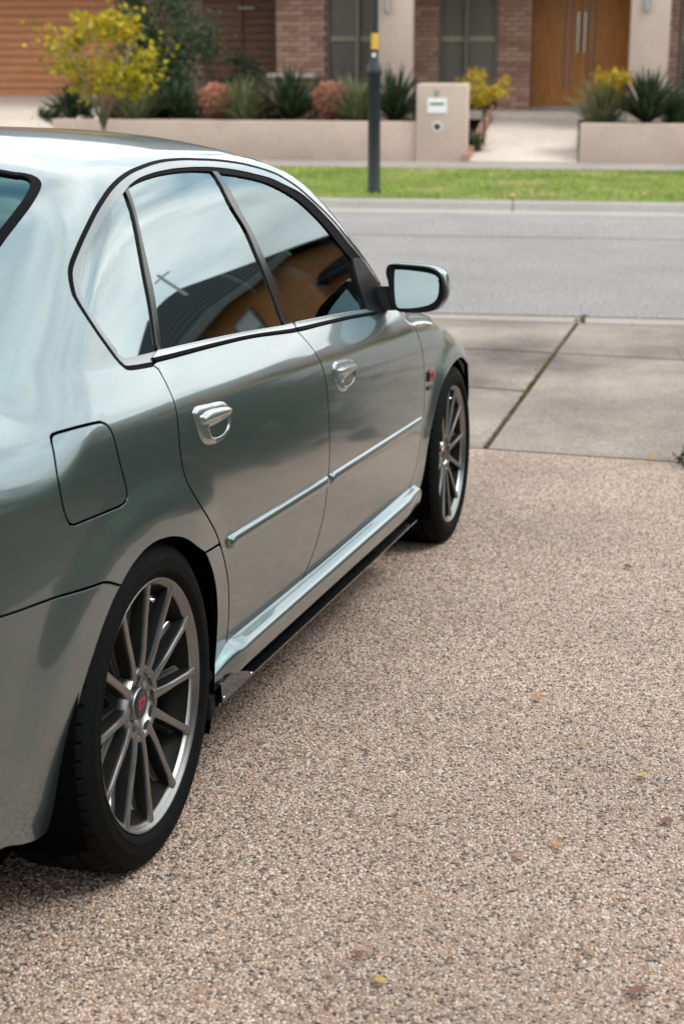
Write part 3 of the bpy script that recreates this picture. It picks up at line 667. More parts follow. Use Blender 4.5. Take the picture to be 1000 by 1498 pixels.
def build_mirror():
    YM = 1.885
    out = TR['mir_out']; gl = TR['mir_glass']; cx = sum(p[0] for p in out)/len(out); cz = sum(p[1] for p in out)/len(out)
    def sm2(poly, n=3):
        P = np.array(poly); m = len(P); r_ = []
        for i in range(m):
            p0, p1, p2, p3 = P[i-1], P[i], P[(i+1) % m], P[(i+2) % m]
            for j in range(n):
                t = j/n; r_.append(.5*((2*p1)+(-p0+p2)*t+(2*p0-5*p1+4*p2-p3)*t*t+(-p0+3*p1-3*p2+p3)*t**3))
        return np.array(r_)
    o2 = sm2(out); g2 = sm2(gl); c = np.array([cx, cz])
    sc = lambda P, s, y, dx=0: [(float(c[0]+(p[0]-c[0])*s+dx), y, float(c[1]+(p[1]-c[1])*s)) for p in P]
    wm = (empty('wing_mirror', car), empty('wing_mirror', car))
    sh = MB(); sh.loft([sc(o2, .80, YM+.055), sc(o2, .97, YM+.050), sc(o2, .985, YM+.016), sc(o2, 1.0, YM+.016), sc(o2, 1.03, YM+.030), sc(o2, 1.035, YM+.055, .002), sc(o2, 1.0, YM+.085, .002), sc(o2, .90, YM+.112), sc(o2, .70, YM+.132, -.004), sc(o2, .35, YM+.142, -.006)])
    hs = both(sh, 'mirror_housing', P_, wm, smooth=True)
    bz = MB(); gi = [c+(p-c)*1.0 for p in g2]
    r0 = sc(o2, 1.0, YM+.018); r1 = sc(o2, 1.0, YM+.004); r2 = sc(o2, .975, YM-.002)
    n = len(o2)
    # glass outline resampled to the same count as the bezel
    gg = [(float(p[0]), YM+.001, float(p[1])) for p in g2]
    def match(ring, tgt):
        a = np.array([(math.atan2(p[2]-cz, p[0]-cx)) for p in tgt]); od = np.argsort(a); T_ = np.array(tgt)[od]; a = a[od]
        a = np.concatenate([a-2*math.pi, a, a+2*math.pi]); T_ = np.concatenate([T_]*3)
        return [(float(np.interp(math.atan2(p[2]-cz, p[0]-cx), a, T_[:, 0])), float(np.interp(math.atan2(p[2]-cz, p[0]-cx), a, T_[:, 1])), float(np.interp(math.atan2(p[2]-cz, p[0]-cx), a, T_[:, 2]))) for p in ring]
    gm = match(r2, gg)
    bz.loft([r0, r1, r2, gm, [(x, y+.030, z) for x, y, z in gm]], cap=False)
    both(bz, 'mirror_bezel', MT['black'], wm, angle=40)
    # glass, tipped up a little
    gp = [(x, YM+.013+(z-cz)*.20+(x-cx)*.18, z) for x, y, z in gm]
    g_ = MB(); g_.add(gp+[(cx, YM+.013, cz)], [(i, (i+1) % len(gp), len(gp)) for i in range(len(gp))]); both(g_, 'mirror_glass', MT['mirror'], wm)
    # turn lamp on the outer edge
    xo = max(p[0] for p in out)
    for k, (za, zb) in enumerate(((cz-.012, cz+.022), (cz-.042, cz-.018))):
        t = MB(); t.loft([[(xo+d-.012-.02*abs(z-cz)/.04, y, z) for d, y in ((.0, YM+.02), (.016, YM+.026), (.017, YM+.05), (.012, YM+.075), (0, YM+.08))] for z in np.linspace(za, zb, 5)]); both(t, 'indicator_lens', MT['amber_lens'] if k else MT['clear_lens'], wm, angle=40)
    # arm
    a0 = surf([(1.86, .885, .0), (1.90, .955, .0), (1.99, .905, .0), (1.99, .875, .0)])
    a = MB(); x1 = min(p[0] for p in out)+.02
    r0 = [(.755, 1.84, .868), (.735, 1.86, .972), (.745, 1.94, .955), (.765, 1.97, .872)]
    r1 = [(.79, 1.865, .866), (.775, 1.88, .935), (.785, 1.935, .930), (.80, 1.96, .870)]
    r2 = [(x1+.012, 1.895, .866), (x1+.004, 1.897, .935), (x1+.004, 1.95, .930), (x1+.012, 1.955, .872)]
    a.loft([r0, r1, r2]); both(a, 'mirror_arm', MT['black'], wm, angle=30)
build_mirror()
def text_mesh(s, size, depth, shear=0., bold=0.):
    cu = bpy.data.curves.new('lettering', 'FONT'); cu.body = s; cu.size = size; cu.extrude = depth; cu.align_x = 'CENTER'; cu.align_y = 'CENTER'; cu.shear = shear; cu.offset = bold; cu.resolution_u = 3
    o = bpy.data.objects.new('lettering', cu); C.objects.link(o)
    dg = bpy.context.evaluated_depsgraph_get(); me = bpy.data.meshes.new_from_object(o.evaluated_get(dg)); bpy.data.objects.remove(o); bpy.data.curves.remove(cu)
    return me
def build_badge():
    c, n = on(2.262, .628, .002); n.normalize(); fwd = Vector((0, -1, 0)); fwd = (fwd-n*fwd.dot(n)).normalized()
    # seen from outside, the front of the car is to the right: reading direction is forward on the right-hand side
    rd_ = -fwd; up = n.cross(rd_).normalized()
    Mx = Matrix((rd_, up, n)).transposed()
    bk = MB(); bk.bbox((-.010, 0, .0015), (.050, .032, .003), .0012); o = bk.build('badge_backing', MT['badge_black'], FF[0]); o.matrix_local = Matrix.Translation(c) @ (Mx @ Matrix.Shear('XZ', 3, (0, 0))).to_4x4()
    me = text_mesh('STI', .044, .0016, .18, .0016); me.materials.append(MT['badge_red'])
    o = bpy.data.objects.new('badge_letters', me); C.objects.link(o); o.parent = FF[0]; o.matrix_local = Matrix.Translation(c+n*.0045) @ Mx.to_4x4()
    c2, _ = on(2.262, .592, .002); pl = MB(); pl.bbox((0, 0, .0015), (.070, .013, .003), .001); o = pl.build('badge_plate', MT['dark_metal'], FF[0]); o.matrix_local = Matrix.Translation(c2) @ Mx.to_4x4()
build_badge()
def build_interior():
    def seat(x, y, w=.50, rear=False):
        s = empty('seat', car); mb = MB()
        mb.loft([[(x-w/2*k, y+dy, z), (x-w/2*k*.9, y+dy-.05, z+.07), (x+w/2*k*.9, y+dy-.05, z+.07), (x+w/2*k, y+dy, z)] for dy, z, k in ((.28, .40, .9), (.25, .43, 1), (-.15, .38, 1))]); mb.build('cushion', MT['seat'], s, smooth=True)
        b = MB(); pts = [(0, .40, 1.0), (-.05, .6, 1.02), (-.12, .85, .95), (-.16, .98, .72)]
        b.loft([[(x-w/2*k, y-.2+dy+.05, z), (x-w/2*k*.85, y-.2+dy-.06, z), (x+w/2*k*.85, y-.2+dy-.06, z), (x+w/2*k, y-.2+dy+.05, z), (x, y-.2+dy+.075, z)] for dy, z, k in pts]); b.build('backrest', MT['seat'], s, smooth=True)
        h = MB(); h.bbox((x, y-.385, 1.075), (.25, .10, .15), .04); h.build('headrest', MT['seat'], s, smooth=True)
        for d in (-.06, .06): h = MB(); h.tube([(x+d, y-.37, .96), (x+d, y-.385, 1.04)], .006); h.build('headrest_post', MT['chrome'], s)
    seat(.36, 1.24); seat(-.36, 1.24); seat(.33, .42, .52); seat(-.33, .42, .52)
    d = MB(); d.loft([[(x, 1.84, .80), (x, 1.82, .90), (x, 1.90, .935), (x, 2.12, .915), (x, 2.2, .80)] for x in np.linspace(-.70, .70, 9)]); d.build('dashboard', MT['dash'], car, smooth=True)
    b = MB(); b.loft([[(.37+dx, 1.80, .915), (.37+dx, 1.79, .955+dz), (.37+dx, 1.90, .985+dz), (.37+dx, 2.02, .93)] for dx, dz in ((-.20, -.02), (-.15, .0), (.15, .0), (.20, -.02))]); b.build('instrument_hood', MT['dash'], car, smooth=True)
    sw = empty('steering_wheel', car)
    Mw = Matrix.Translation((.385, 1.635, .905)) @ Matrix.Rotation(R(-64), 4, 'X')
    def put(mb, nm, mat, **kw):
        o = mb.build(nm, mat, sw, **kw); o.matrix_local = Mw; return o
    r_ = MB(); r_.lathe([(.180+.016*math.cos(t), .016*math.sin(t)) for t in np.linspace(0, 2*math.pi, 13)], 48); put(r_, 'rim_ring', MT['gloss_black'], smooth=True)
    h = MB(); h.loft([[(.10*k*math.cos(t)*(1+.25*math.cos(t)**2), .085*k*math.sin(t), z) for t in np.linspace(0, 2*math.pi, 24, False)] for k, z in ((1.0, -.02), (1.0, .01), (.85, .03), (.4, .04))]); put(h, 'airbag_boss', MT['airbag'], smooth=True)
    for c_, d_ in (((.13, 0, 0), (.10, .05, .018)), ((-.13, 0, 0), (.10, .05, .018)), ((0, -.12, 0), (.05, .10, .018))): s = MB(); s.bbox(c_, d_, .005); put(s, 'wheel_spoke', MT['dash'])
    p = MB(); p.bbox((0, -.08, .96), (1.15, .42, .03), .01); p.build('parcel_shelf', MT['dash'], car)
    b = MB(); b.bbox((0, -.33, .75), (1.2, .04, .4), .01); b.bbox((0, .2, .6), (1.2, .1, .6), .01); b.build('rear_bulkhead', MT['void'], car)
    m = MB(); m.bbox((0, 1.52, 1.235), (.24, .03, .065), .012); m.build('rear_view_mirror', MT['black'], car)
build_interior()
# ------------------------------------------------------------------ wheels
def wheel_meshes():
    D = {}
    # tyre: rounded sidewall, grooved tread, notched shoulders
    prof = [(.213, -.098), (.232, -.104), (.252, -.1095), (.274, -.109), (.291, -.103), (.3015, -.094), (.3065, -.083)]
    tread = []
    for a, b in ((-.083, -.056), (-.046, -.006), (.006, .046), (.056, .083)):
        tread += [(a, 0), (a+.0015, .0025), (b-.0015, .0025), (b, 0)]
    tp = [(-.083, .3065), (-.076, .309), (-.058, .3105), (-.0565, .305), (-.0475, .305), (-.046, .3112), (-.006, .3116), (-.0045, .3055), (.0045, .3055), (.006, .3116), (.046, .3112), (.0475, .305), (.0565, .305), (.058, .3105), (.076, .309), (.083, .3065)]
    full = [(r_, h) for r_, h in prof[:-1]]+[(r_, h) for h, r_ in tp]
    full += [(.3015, .094), (.2985, .0965), (.2972, .0985), (.291, .103), (.274, .1085), (.2725, .1100), (.270, .1102), (.256, .1098), (.2545, .1110), (.2515, .1110), (.246, .1075), (.241, .1035), (.2368, .0995), (.2355, .090), (.228, .080)]
    seg = 60*6; n = len(full); V = []; Fc = []
    for k in range(seg):
        t = 2*math.pi*k/seg; ph = k % 6
        for r_, h in full:
            rr = r_
            if ph in (0,) and .058 < abs(h) < .0945 and r_ > .296: rr = r_-.0055
            if (k+int(abs(h)*400)) % 6 == 3 and .010 < abs(h) < .044 and r_ > .306: rr = r_-.004
            V.append((h, rr*math.cos(t), rr*math.sin(t)))
    for k in range(seg):
        k2 = (k+1) % seg
        for j in range(n-1): Fc.append((k*n+j, k*n+j+1, k2*n+j+1, k2*n+j))
    o = mk('tyre', V, Fc, MT['tyre']); o.data.set_sharp_from_angle(angle=R(38)); D['tyre'] = o
    # dark barrel, thin lip
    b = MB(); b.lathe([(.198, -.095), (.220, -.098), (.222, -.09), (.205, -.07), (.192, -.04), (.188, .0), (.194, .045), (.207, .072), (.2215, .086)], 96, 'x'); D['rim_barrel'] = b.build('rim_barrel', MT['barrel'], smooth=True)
    b = MB(); b.lathe([(.2215, .086), (.2235, .0925), (.2265, .0945), (.2300, .0975), (.2330, .1020), (.2350, .1030), (.2362, .1015), (.236, .094)], 96, 'x'); D['rim'] = b.build('rim', MT['rim'], smooth=True)
    # a spoke along +z
    st = [(.056, .079, .022, .034, .036), (.082, .0840, .0170, .027, .044), (.105, .0868, .0150, .0245, .049), (.140, .0892, .0143, .0235, .050), (.170, .0915, .0142, .0235, .048), (.195, .0940, .0146, .025, .044), (.214, .0958, .0165, .029, .038), (.2285, .0968, .0190, .038, .028)]
    rings = []
    for r_, x, w0, w1, d in st:
        d *= .86; w1 += .006
        hf = [(x-d, w1/2-.001), (x-d+.003, w1/2), (x-d+.0065, w1/2-.0015), (x-d*.70, w0/2*.95), (x-.006, w0/2+.0006), (x-.0014, w0/2), (x+.0006, w0/2*.6)]
        rings.append([(a, -b, r_) for a, b in hf]+[(a, b, r_) for a, b in reversed(hf)])
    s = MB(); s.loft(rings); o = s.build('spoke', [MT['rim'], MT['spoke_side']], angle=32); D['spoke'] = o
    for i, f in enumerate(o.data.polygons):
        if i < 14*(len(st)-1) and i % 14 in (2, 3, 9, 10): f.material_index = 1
    # hub: ring, webs, recessed plate
    h = MB(); h.lathe([(.050, .026), (.0525, .060), (.0555, .070), (.060, .0775), (.065, .0805), (.070, .0805), (.074, .074), (.076, .060), (.076, .026)], 60, 'x')
    for k in range(5):
        t = 2*math.pi*k/5+.52+math.pi/5
        c_, s_ = math.cos(t), math.sin(t)
        q = lambda r_, w, x: (x, r_*c_-w*s_, r_*s_+w*c_)
        h.loft([[q(r_, -w, .036), q(r_, -w*.5, x), q(r_, w*.5, x), q(r_, w, .036)] for r_, w, x in ((.026, .012, .068), (.038, .0085, .069), (.052, .010, .073), (.060, .012, .074))])
    D['hub'] = h.build('hub', MT['rim'], angle=40)
    h = MB(); h.lathe([(.001, .036), (.054, .036)], 40, 'x'); D['hub_plate'] = h.build('hub_plate', MT['dark_metal'], smooth=True)
    cp = MB(); cp.lathe([(.0305, .045), (.031, .0735), (.030, .0760), (.0288, .0765)], 40, 'x'); D['cap_ring'] = cp.build('cap_ring', MT['rim'], smooth=True)
    cp = MB(); cp.lathe([(.0288, .0760), (.0275, .0772), (.016, .0782), (.0005, .0784)], 40, 'x'); D['centre_cap'] = cp.build('centre_cap', MT['badge_black'], smooth=True)
    me = text_mesh('STI', .0225, .0006, .2, .0009); me.materials.append(MT['badge_red'])
    me.transform(Matrix(((0, 0, 1, .0788), (1, 0, 0, 0), (0, 1, 0, 0), (0, 0, 0, 1)))); D['cap_letters'] = bpy.data.objects.new('cap_letters', me); C.objects.link(D['cap_letters'])
    nt = MB(); nt.lathe([(.0001, .062), (.0055, .0615), (.0075, .058), (.0080, .036)], 12, 'x', (0, 0, .0435)); D['wheel_nut'] = nt.build('wheel_nut', MT['chrome'], angle=40)
    v = MB(); v.tube([(.078, .012, .204), (.092, .012, .197), (.101, .012, .195)], [.0035, .003, .0035], 8); D['valve'] = v.build('valve', MT['chrome'], smooth=True)
    d = MB(); d.lathe([(.05, .022), (.075, .022), (.076, .002), (.148, .002), (.148, -.022), (.05, -.022)], 64, 'x'); D['brake_disc'] = d.build('brake_disc', MT['steel'], angle=40)
    c_ = MB(); c_.lathe([(.10, -.04), (.10, .024), (.112, .032), (.150, .032), (.158, .02), (.158, -.04)], 16, 'x', (0, 0, 0), (-.55, .55)); D['brake_caliper'] = c_.build('brake_caliper', MT['caliper'], angle=40)
    return D
MT['spoke_side'] = pmat('shaded_spoke_side', (.045, .046, .046), .35, metal=.8)  # spoke walls coloured darker for the shade between spokes
MT['barrel'] = pmat('shade_dark_barrel', (.005, .0045, .004), .55, spec=.12)  # near-black colour stands for the shadow behind the spokes
WD = wheel_meshes()
def place_wheel(x, y, flip, turn, cap_turn):
    w = empty('wheel', car, (x, y, .305))
    w.rotation_euler = (0, 0, math.pi if flip else 0)
    tn = turn*(-1 if flip else 1)
    for k in ('tyre', 'rim', 'rim_barrel', 'hub', 'hub_plate', 'cap_ring', 'centre_cap', 'valve', 'brake_disc'):
        inst(k, WD[k].data, w, rot=(tn if k not in ('tyre', 'brake_disc') else 0, 0, 0))
    inst('cap_letters', WD['cap_letters'].data, w, rot=(cap_turn, 0, 0))
    inst('brake_caliper', WD['brake_caliper'].data, w, rot=(0.2 if not flip else math.pi-.2, 0, 0))
    for k in range(12): inst('spoke', WD['spoke'].data, w, rot=(tn+2*math.pi*k/12, 0, 0))
    for k in range(5): inst('wheel_nut', WD['wheel_nut'].data, w, rot=(tn+2*math.pi*k/5+.52, 0, 0))
    return w
place_wheel(.745, 0, False, R(-2), .1)
place_wheel(.747, 2.67, False, R(8), .5)
place_wheel(-.745, 0, True, R(20), 0)
place_wheel(-.747, 2.67, True, R(5), 0)
for o in WD.values(): bpy.data.objects.remove(o)
# ------------------------------------------------------------------ the street: where a picture point lies on a plane of the place
_cr = Matrix.Rotation(-YAW, 3, 'Z') @ Matrix.Rotation(math.pi/2+PITCH, 3, 'X')
def ray_of(px, py): return _cr @ Vector(((px-500)/F_PX, (749-py)/F_PX, -1))
def W(px, py, Y):
    d = ray_of(px, py); t = Y/d.y; return Vector((d.x*t, Y, CAM_Z+d.z*t))
def G(px, py, z=0.):
    d = ray_of(px, py); t = (z-CAM_Z)/d.z; return Vector((d.x*t, d.y*t, z))
CAR = car.matrix_world.copy(); CN = CAR.to_3x3() @ Vector((0, 0, 1)); C0 = CAR.translation
def drive_z(x, y): return C0.z-(CN.x*(x-C0.x)+CN.y*(y-C0.y))/CN.z
def D(px, py):
    d = ray_of(px, py); o = Vector((0, 0, CAM_Z)); t = CN.dot(C0-o)/CN.dot(d); return o+d*t
# --- surface materials
def make_pebbles():
    m = pmat('exposed_aggregate', (.4, .3, .24), .62, spec=.35); N, L, b = nodes(m); tc = N['Texture Coordinate']
    wp = N.new('ShaderNodeTexNoise'); wp.inputs['Scale'].default_value = 60; L.new(tc.outputs['Object'], wp.inputs['Vector'])
    mxv = N.new('ShaderNodeMix'); mxv.data_type = 'VECTOR'; mxv.inputs['Factor'].default_value = .006; L.new(tc.outputs['Object'], mxv.inputs['A']); L.new(wp.outputs['Color'], mxv.inputs['B'])
    v = N.new('ShaderNodeTexVoronoi'); v.inputs['Scale'].default_value = 142; v.inputs['Randomness'].default_value = .95; L.new(mxv.outputs['Result'], v.inputs['Vector'])
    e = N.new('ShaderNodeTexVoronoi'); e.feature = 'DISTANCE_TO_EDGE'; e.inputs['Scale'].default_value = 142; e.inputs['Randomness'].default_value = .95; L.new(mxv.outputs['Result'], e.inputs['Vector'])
    sp = N.new('ShaderNodeSeparateColor'); L.new(v.outputs['Color'], sp.inputs[0])
    cr = ramp(N, [(0, (.035, .033, .034)), (.09, (.085, .075, .072)), (.16, (.25, .17, .12)), (.30, (.40, .275, .20)), (.50, (.47, .35, .275)), (.72, (.57, .45, .375)), (.90, (.68, .60, .53)), (1, (.30, .29, .29))]); L.new(sp.outputs[0], cr.inputs['Fac'])
    big = N.new('ShaderNodeTexNoise'); big.inputs['Scale'].default_value = 1.3; big.inputs['Detail'].default_value = 5; L.new(tc.outputs['Object'], big.inputs['Vector'])
    bc = ramp(N, [(.28, (.70, .68, .67)), (.5, (.92, .90, .885)), (.72, (1.04, 1.02, 1.0))]); L.new(big.outputs['Fac'], bc.inputs['Fac'])
    mu = N.new('ShaderNodeMix'); mu.data_type = 'RGBA'; mu.blend_type = 'MULTIPLY'; mu.inputs['Factor'].default_value = 1; L.new(cr.outputs[0], mu.inputs['A']); L.new(bc.outputs[0], mu.inputs['B'])
    mo = ramp(N, [(.02, (.24, .18, .145)), (.09, (1, 1, 1))]); L.new(e.outputs['Distance'], mo.inputs['Fac'])
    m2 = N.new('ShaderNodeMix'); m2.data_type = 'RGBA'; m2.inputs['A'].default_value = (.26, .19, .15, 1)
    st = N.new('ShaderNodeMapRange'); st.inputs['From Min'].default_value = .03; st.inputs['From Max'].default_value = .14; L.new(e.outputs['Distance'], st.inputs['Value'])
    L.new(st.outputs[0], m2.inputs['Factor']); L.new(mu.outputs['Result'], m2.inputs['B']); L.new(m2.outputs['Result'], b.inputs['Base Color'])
    hr = N.new('ShaderNodeMapRange'); hr.interpolation_type = 'SMOOTHERSTEP'; hr.inputs['From Max'].default_value = .35; L.new(e.outputs['Distance'], hr.inputs['Value'])
    ad = N.new('ShaderNodeMath'); ad.operation = 'MULTIPLY_ADD'; ad.inputs[1].default_value = .6; L.new(sp.outputs[1], ad.inputs[0]); L.new(hr.outputs[0], ad.inputs[2])
    bp = N.new('ShaderNodeBump'); bp.inputs['Strength'].default_value = .9; bp.inputs['Distance'].default_value = .0035; L.new(ad.outputs[0], bp.inputs['Height']); L.new(bp.outputs[0], b.inputs['Normal'])
    return m
def speckle(name, c0, c1, scale, rough=.85, bump=.4, big=.15, dist=.002):
    m = pmat(name, c0, rough, spec=.25); N, L, b = nodes(m); tc = N['Texture Coordinate']
    n = N.new('ShaderNodeTexNoise'); n.inputs['Scale'].default_value = scale; n.inputs['Detail'].default_value = 3; n.inputs['Roughness'].default_value = .7; L.new(tc.outputs['Object'], n.inputs['Vector'])
    cr = ramp(N, [(.34, c0), (.66, c1)]); L.new(n.outputs['Fac'], cr.inputs['Fac'])
    g_ = N.new('ShaderNodeTexNoise'); g_.inputs['Scale'].default_value = .9; g_.inputs['Detail'].default_value = 6; g_.inputs['Roughness'].default_value = .62; L.new(tc.outputs['Object'], g_.inputs['Vector'])
    bc = ramp(N, [(.3, (1-big,)*3), (.7, (1+big*.5,)*3)]); L.new(g_.outputs['Fac'], bc.inputs['Fac'])
    mu = N.new('ShaderNodeMix'); mu.data_type = 'RGBA'; mu.blend_type = 'MULTIPLY'; mu.inputs['Factor'].default_value = 1; L.new(cr.outputs[0], mu.inputs['A']); L.new(bc.outputs[0], mu.inputs['B']); L.new(mu.outputs['Result'], b.inputs['Base Color'])
    bp = N.new('ShaderNodeBump'); bp.inputs['Strength'].default_value = bump; bp.inputs['Distance'].default_value = dist; L.new(n.outputs['Fac'], bp.inputs['Height']); L.new(bp.outputs[0], b.inputs['Normal'])
    return m
MT['pebble'] = make_pebbles()
MT['asphalt'] = speckle('worn_asphalt', (.125, .121, .119), (.30, .29, .283), 34, .9, .6)
MT['asphalt_pale'] = speckle('paler_asphalt', (.14, .136, .133), (.315, .304, .296), 34, .9, .6)
MT['concrete'] = speckle('weathered_concrete', (.155, .132, .115), (.28, .245, .215), 60, .9, .45, .60)
MT['kerb'] = speckle('pale_concrete', (.27, .25, .235), (.36, .335, .315), 40, .85, .2, .1)
MT['path'] = speckle('pale_stone', (.50, .43, .37), (.60, .52, .455), 9, .8, .2, .12)
MT['foot'] = speckle('grey_footpath', (.25, .22, .20), (.32, .288, .265), 30, .85, .2, .2)
MT['render'] = speckle('pink_render', (.47, .365, .31), (.52, .41, .355), 25, .85, .12, .16)
MT['soil'] = speckle('bark_soil', (.03, .022, .016), (.09, .06, .04), 40, .95, .8, .2, .01)
MT['lawn'] = speckle('lawn_soil', (.10, .13, .035), (.17, .19, .06), 20, .95, .5, .25)
MT['moss'] = pmat('moss', (.13, .125, .025), .95, noise=(90, .5))
MT['moss_dark'] = pmat('joint_dirt', (.06, .05, .035), .95, noise=(60, .5))
# --- ground
def build_ground():
    prof = [(-400, 1.2), (-9, 1.2), (6.4, -.04), (10.9, -.06), (400, -.06), (900, -.06)]
    V = []; Fc = []
    for y, z in prof:
        for x in (-500, -40, 0, 40, 500): V.append((x, y, z))
    for i in range(len(prof)-1):
        for j in range(4): Fc.append((i*5+j, i*5+j+1, (i+1)*5+j+1, (i+1)*5+j))
    tag(mk('ground', V, Fc, MT['lawn'], smooth=False), kind='structure')
    # driveway: its far edge is the joint with the crossover
    ja, jb = D(684, 654), D(1000, 676); k = (jb.y-ja.y)/(jb.x-ja.x)
    yj = lambda x: ja.y+k*(x-ja.x)
    V = []; xs_ = np.linspace(-5.2, 3.6, 12); ys_ = np.linspace(-9, 0, 10)
    n = len(xs_)
    for i in range(12):
        for x in xs_:
            y = -9+(yj(x)-.028+9)*i/11; V.append((x, y, drive_z(x, y)))
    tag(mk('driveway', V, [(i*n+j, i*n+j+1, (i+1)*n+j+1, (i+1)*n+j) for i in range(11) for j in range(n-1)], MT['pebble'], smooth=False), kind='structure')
    return yj
YJ = build_ground()
def build_pebbles():
    """the loose-looking top stones of the aggregate, as real stones where they are near enough to tell apart"""
    V = []; xs_ = np.linspace(.50, 2.35, 6); ys_ = np.linspace(-2.1, 4.6, 16)
    for y in ys_:
        for x in xs_:
            q = CAR @ Vector((x, y, 0))
            if y > 4.5: q.y = YJ(q.x)-.035; q.z = drive_z(q.x, q.y)
            V.append(tuple(q))
    n = len(xs_); o = mk('pebbles', V, [(i*n+j, i*n+j+1, (i+1)*n+j+1, (i+1)*n+j) for i in range(len(ys_)-1) for j in range(n-1)], MT['stone'], smooth=False)
    tag(o, 'small rounded tan and grey stones set in the driveway', 'pebbles', kind='stuff')
    bm = bmesh.new(); bmesh.ops.create_icosphere(bm, subdivisions=2, radius=.5)
    for v in bm.verts: v.co *= 1+.16*math.sin(5*v.co.x+1.3)+.12*math.sin(6*v.co.y+4*v.co.z); v.co.z *= .62
    me = bpy.data.meshes.new('pebble'); bm.to_mesh(me); bm.free(); me.shade_smooth(); me.materials.append(MT['stone'])
    ng = bpy.data.node_groups.new('scatter', 'GeometryNodeTree'); ng.interface.new_socket('Geometry', in_out='INPUT', socket_type='NodeSocketGeometry'); ng.interface.new_socket('Geometry', in_out='OUTPUT', socket_type='NodeSocketGeometry')
    N = ng.nodes; L = ng.links; gi = N.new('NodeGroupInput'); go = N.new('NodeGroupOutput')
    dp = N.new('GeometryNodeDistributePointsOnFaces'); dp.distribute_method = 'POISSON'; dp.inputs['Distance Min'].default_value = .0047; dp.inputs['Density Max'].default_value = 29000; dp.inputs['Seed'].default_value = 3
    L.new(gi.outputs[0], dp.inputs['Mesh'])
    # one stone, brought in as plain geometry
    pe = bpy.data.objects.new('pebble_shape', me); src = N.new('GeometryNodeObjectInfo'); src.inputs['Object'].default_value = pe; src.inputs['As Instance'].default_value = True
    ip = N.new('GeometryNodeInstanceOnPoints'); L.new(dp.outputs['Points'], ip.inputs['Points']); L.new(src.outputs['Geometry'], ip.inputs['Instance'])
    rr = N.new('FunctionNodeRandomValue'); rr.data_type = 'FLOAT_VECTOR'; rr.inputs[0].default_value = (-.35, -.35, 0); rr.inputs[1].default_value = (.35, .35, 6.283); L.new(rr.outputs[0], ip.inputs['Rotation'])
    rs = N.new('FunctionNodeRandomValue'); rs.data_type = 'FLOAT_VECTOR'; rs.inputs[0].default_value = (.0042, .0042, .0036); rs.inputs[1].default_value = (.0096, .0086, .0066); rs.inputs['Seed'].default_value = 5; L.new(rs.outputs[0], ip.inputs['Scale'])
    L.new(ip.outputs[0], go.inputs[0])
    md = o.modifiers.new('scatter', 'NODES'); md.node_group = ng
def make_stone():
    m = pmat('stone_mix', (.4, .3, .24), .55, spec=.4); N, L, b = nodes(m); oi = N.new('ShaderNodeObjectInfo')
    cr = ramp(N, [(0, (.05, .047, .047)), (.09, (.11, .095, .088)), (.15, (.24, .168, .122)), (.32, (.36, .25, .188)), (.52, (.42, .315, .25)), (.74, (.49, .385, .32)), (.92, (.58, .505, .445)), (1, (.32, .31, .31))]); L.new(oi.outputs['Random'], cr.inputs['Fac'])
    n = N.new('ShaderNodeTexNoise'); n.inputs['Scale'].default_value = 1.3; n.inputs['Detail'].default_value = 5; g_ = N.new('ShaderNodeNewGeometry'); L.new(g_.outputs['Position'], n.inputs['Vector'])
    bc = ramp(N, [(.28, (.74, .72, .71)), (.5, (.95, .93, .915)), (.72, (1.06, 1.04, 1.02))]); L.new(n.outputs['Fac'], bc.inputs['Fac'])
    mu = N.new('ShaderNodeMix'); mu.data_type = 'RGBA'; mu.blend_type = 'MULTIPLY'; mu.inputs['Factor'].default_value = 1; L.new(cr.outputs[0], mu.inputs['A']); L.new(bc.outputs[0], mu.inputs['B']); L.new(mu.outputs['Result'], b.inputs['Base Color'])
    return m
MT['stone'] = make_stone()
build_pebbles()
ROAD0 = 11.16; ROAD1 = G(700, 292, .112).y-.16
def cross_z(x, y):
    yj = YJ(x); t = max(0, min(1, (y-yj)/(ROAD0-yj))); return drive_z(x, yj)*(1-t)
def on_cross(px, py):
    d = ray_of(px, py); lo, hi = 4., 14.
    for _ in range(50):
        m = .5*(lo+hi); x = d.x*m/d.y; z = CAM_Z+d.z*m/d.y
        if z > cross_z(x, m): lo = m
        else: hi = m
    m = .5*(lo+hi); x = d.x*m/d.y; return Vector((x, m, cross_z(x, m)))
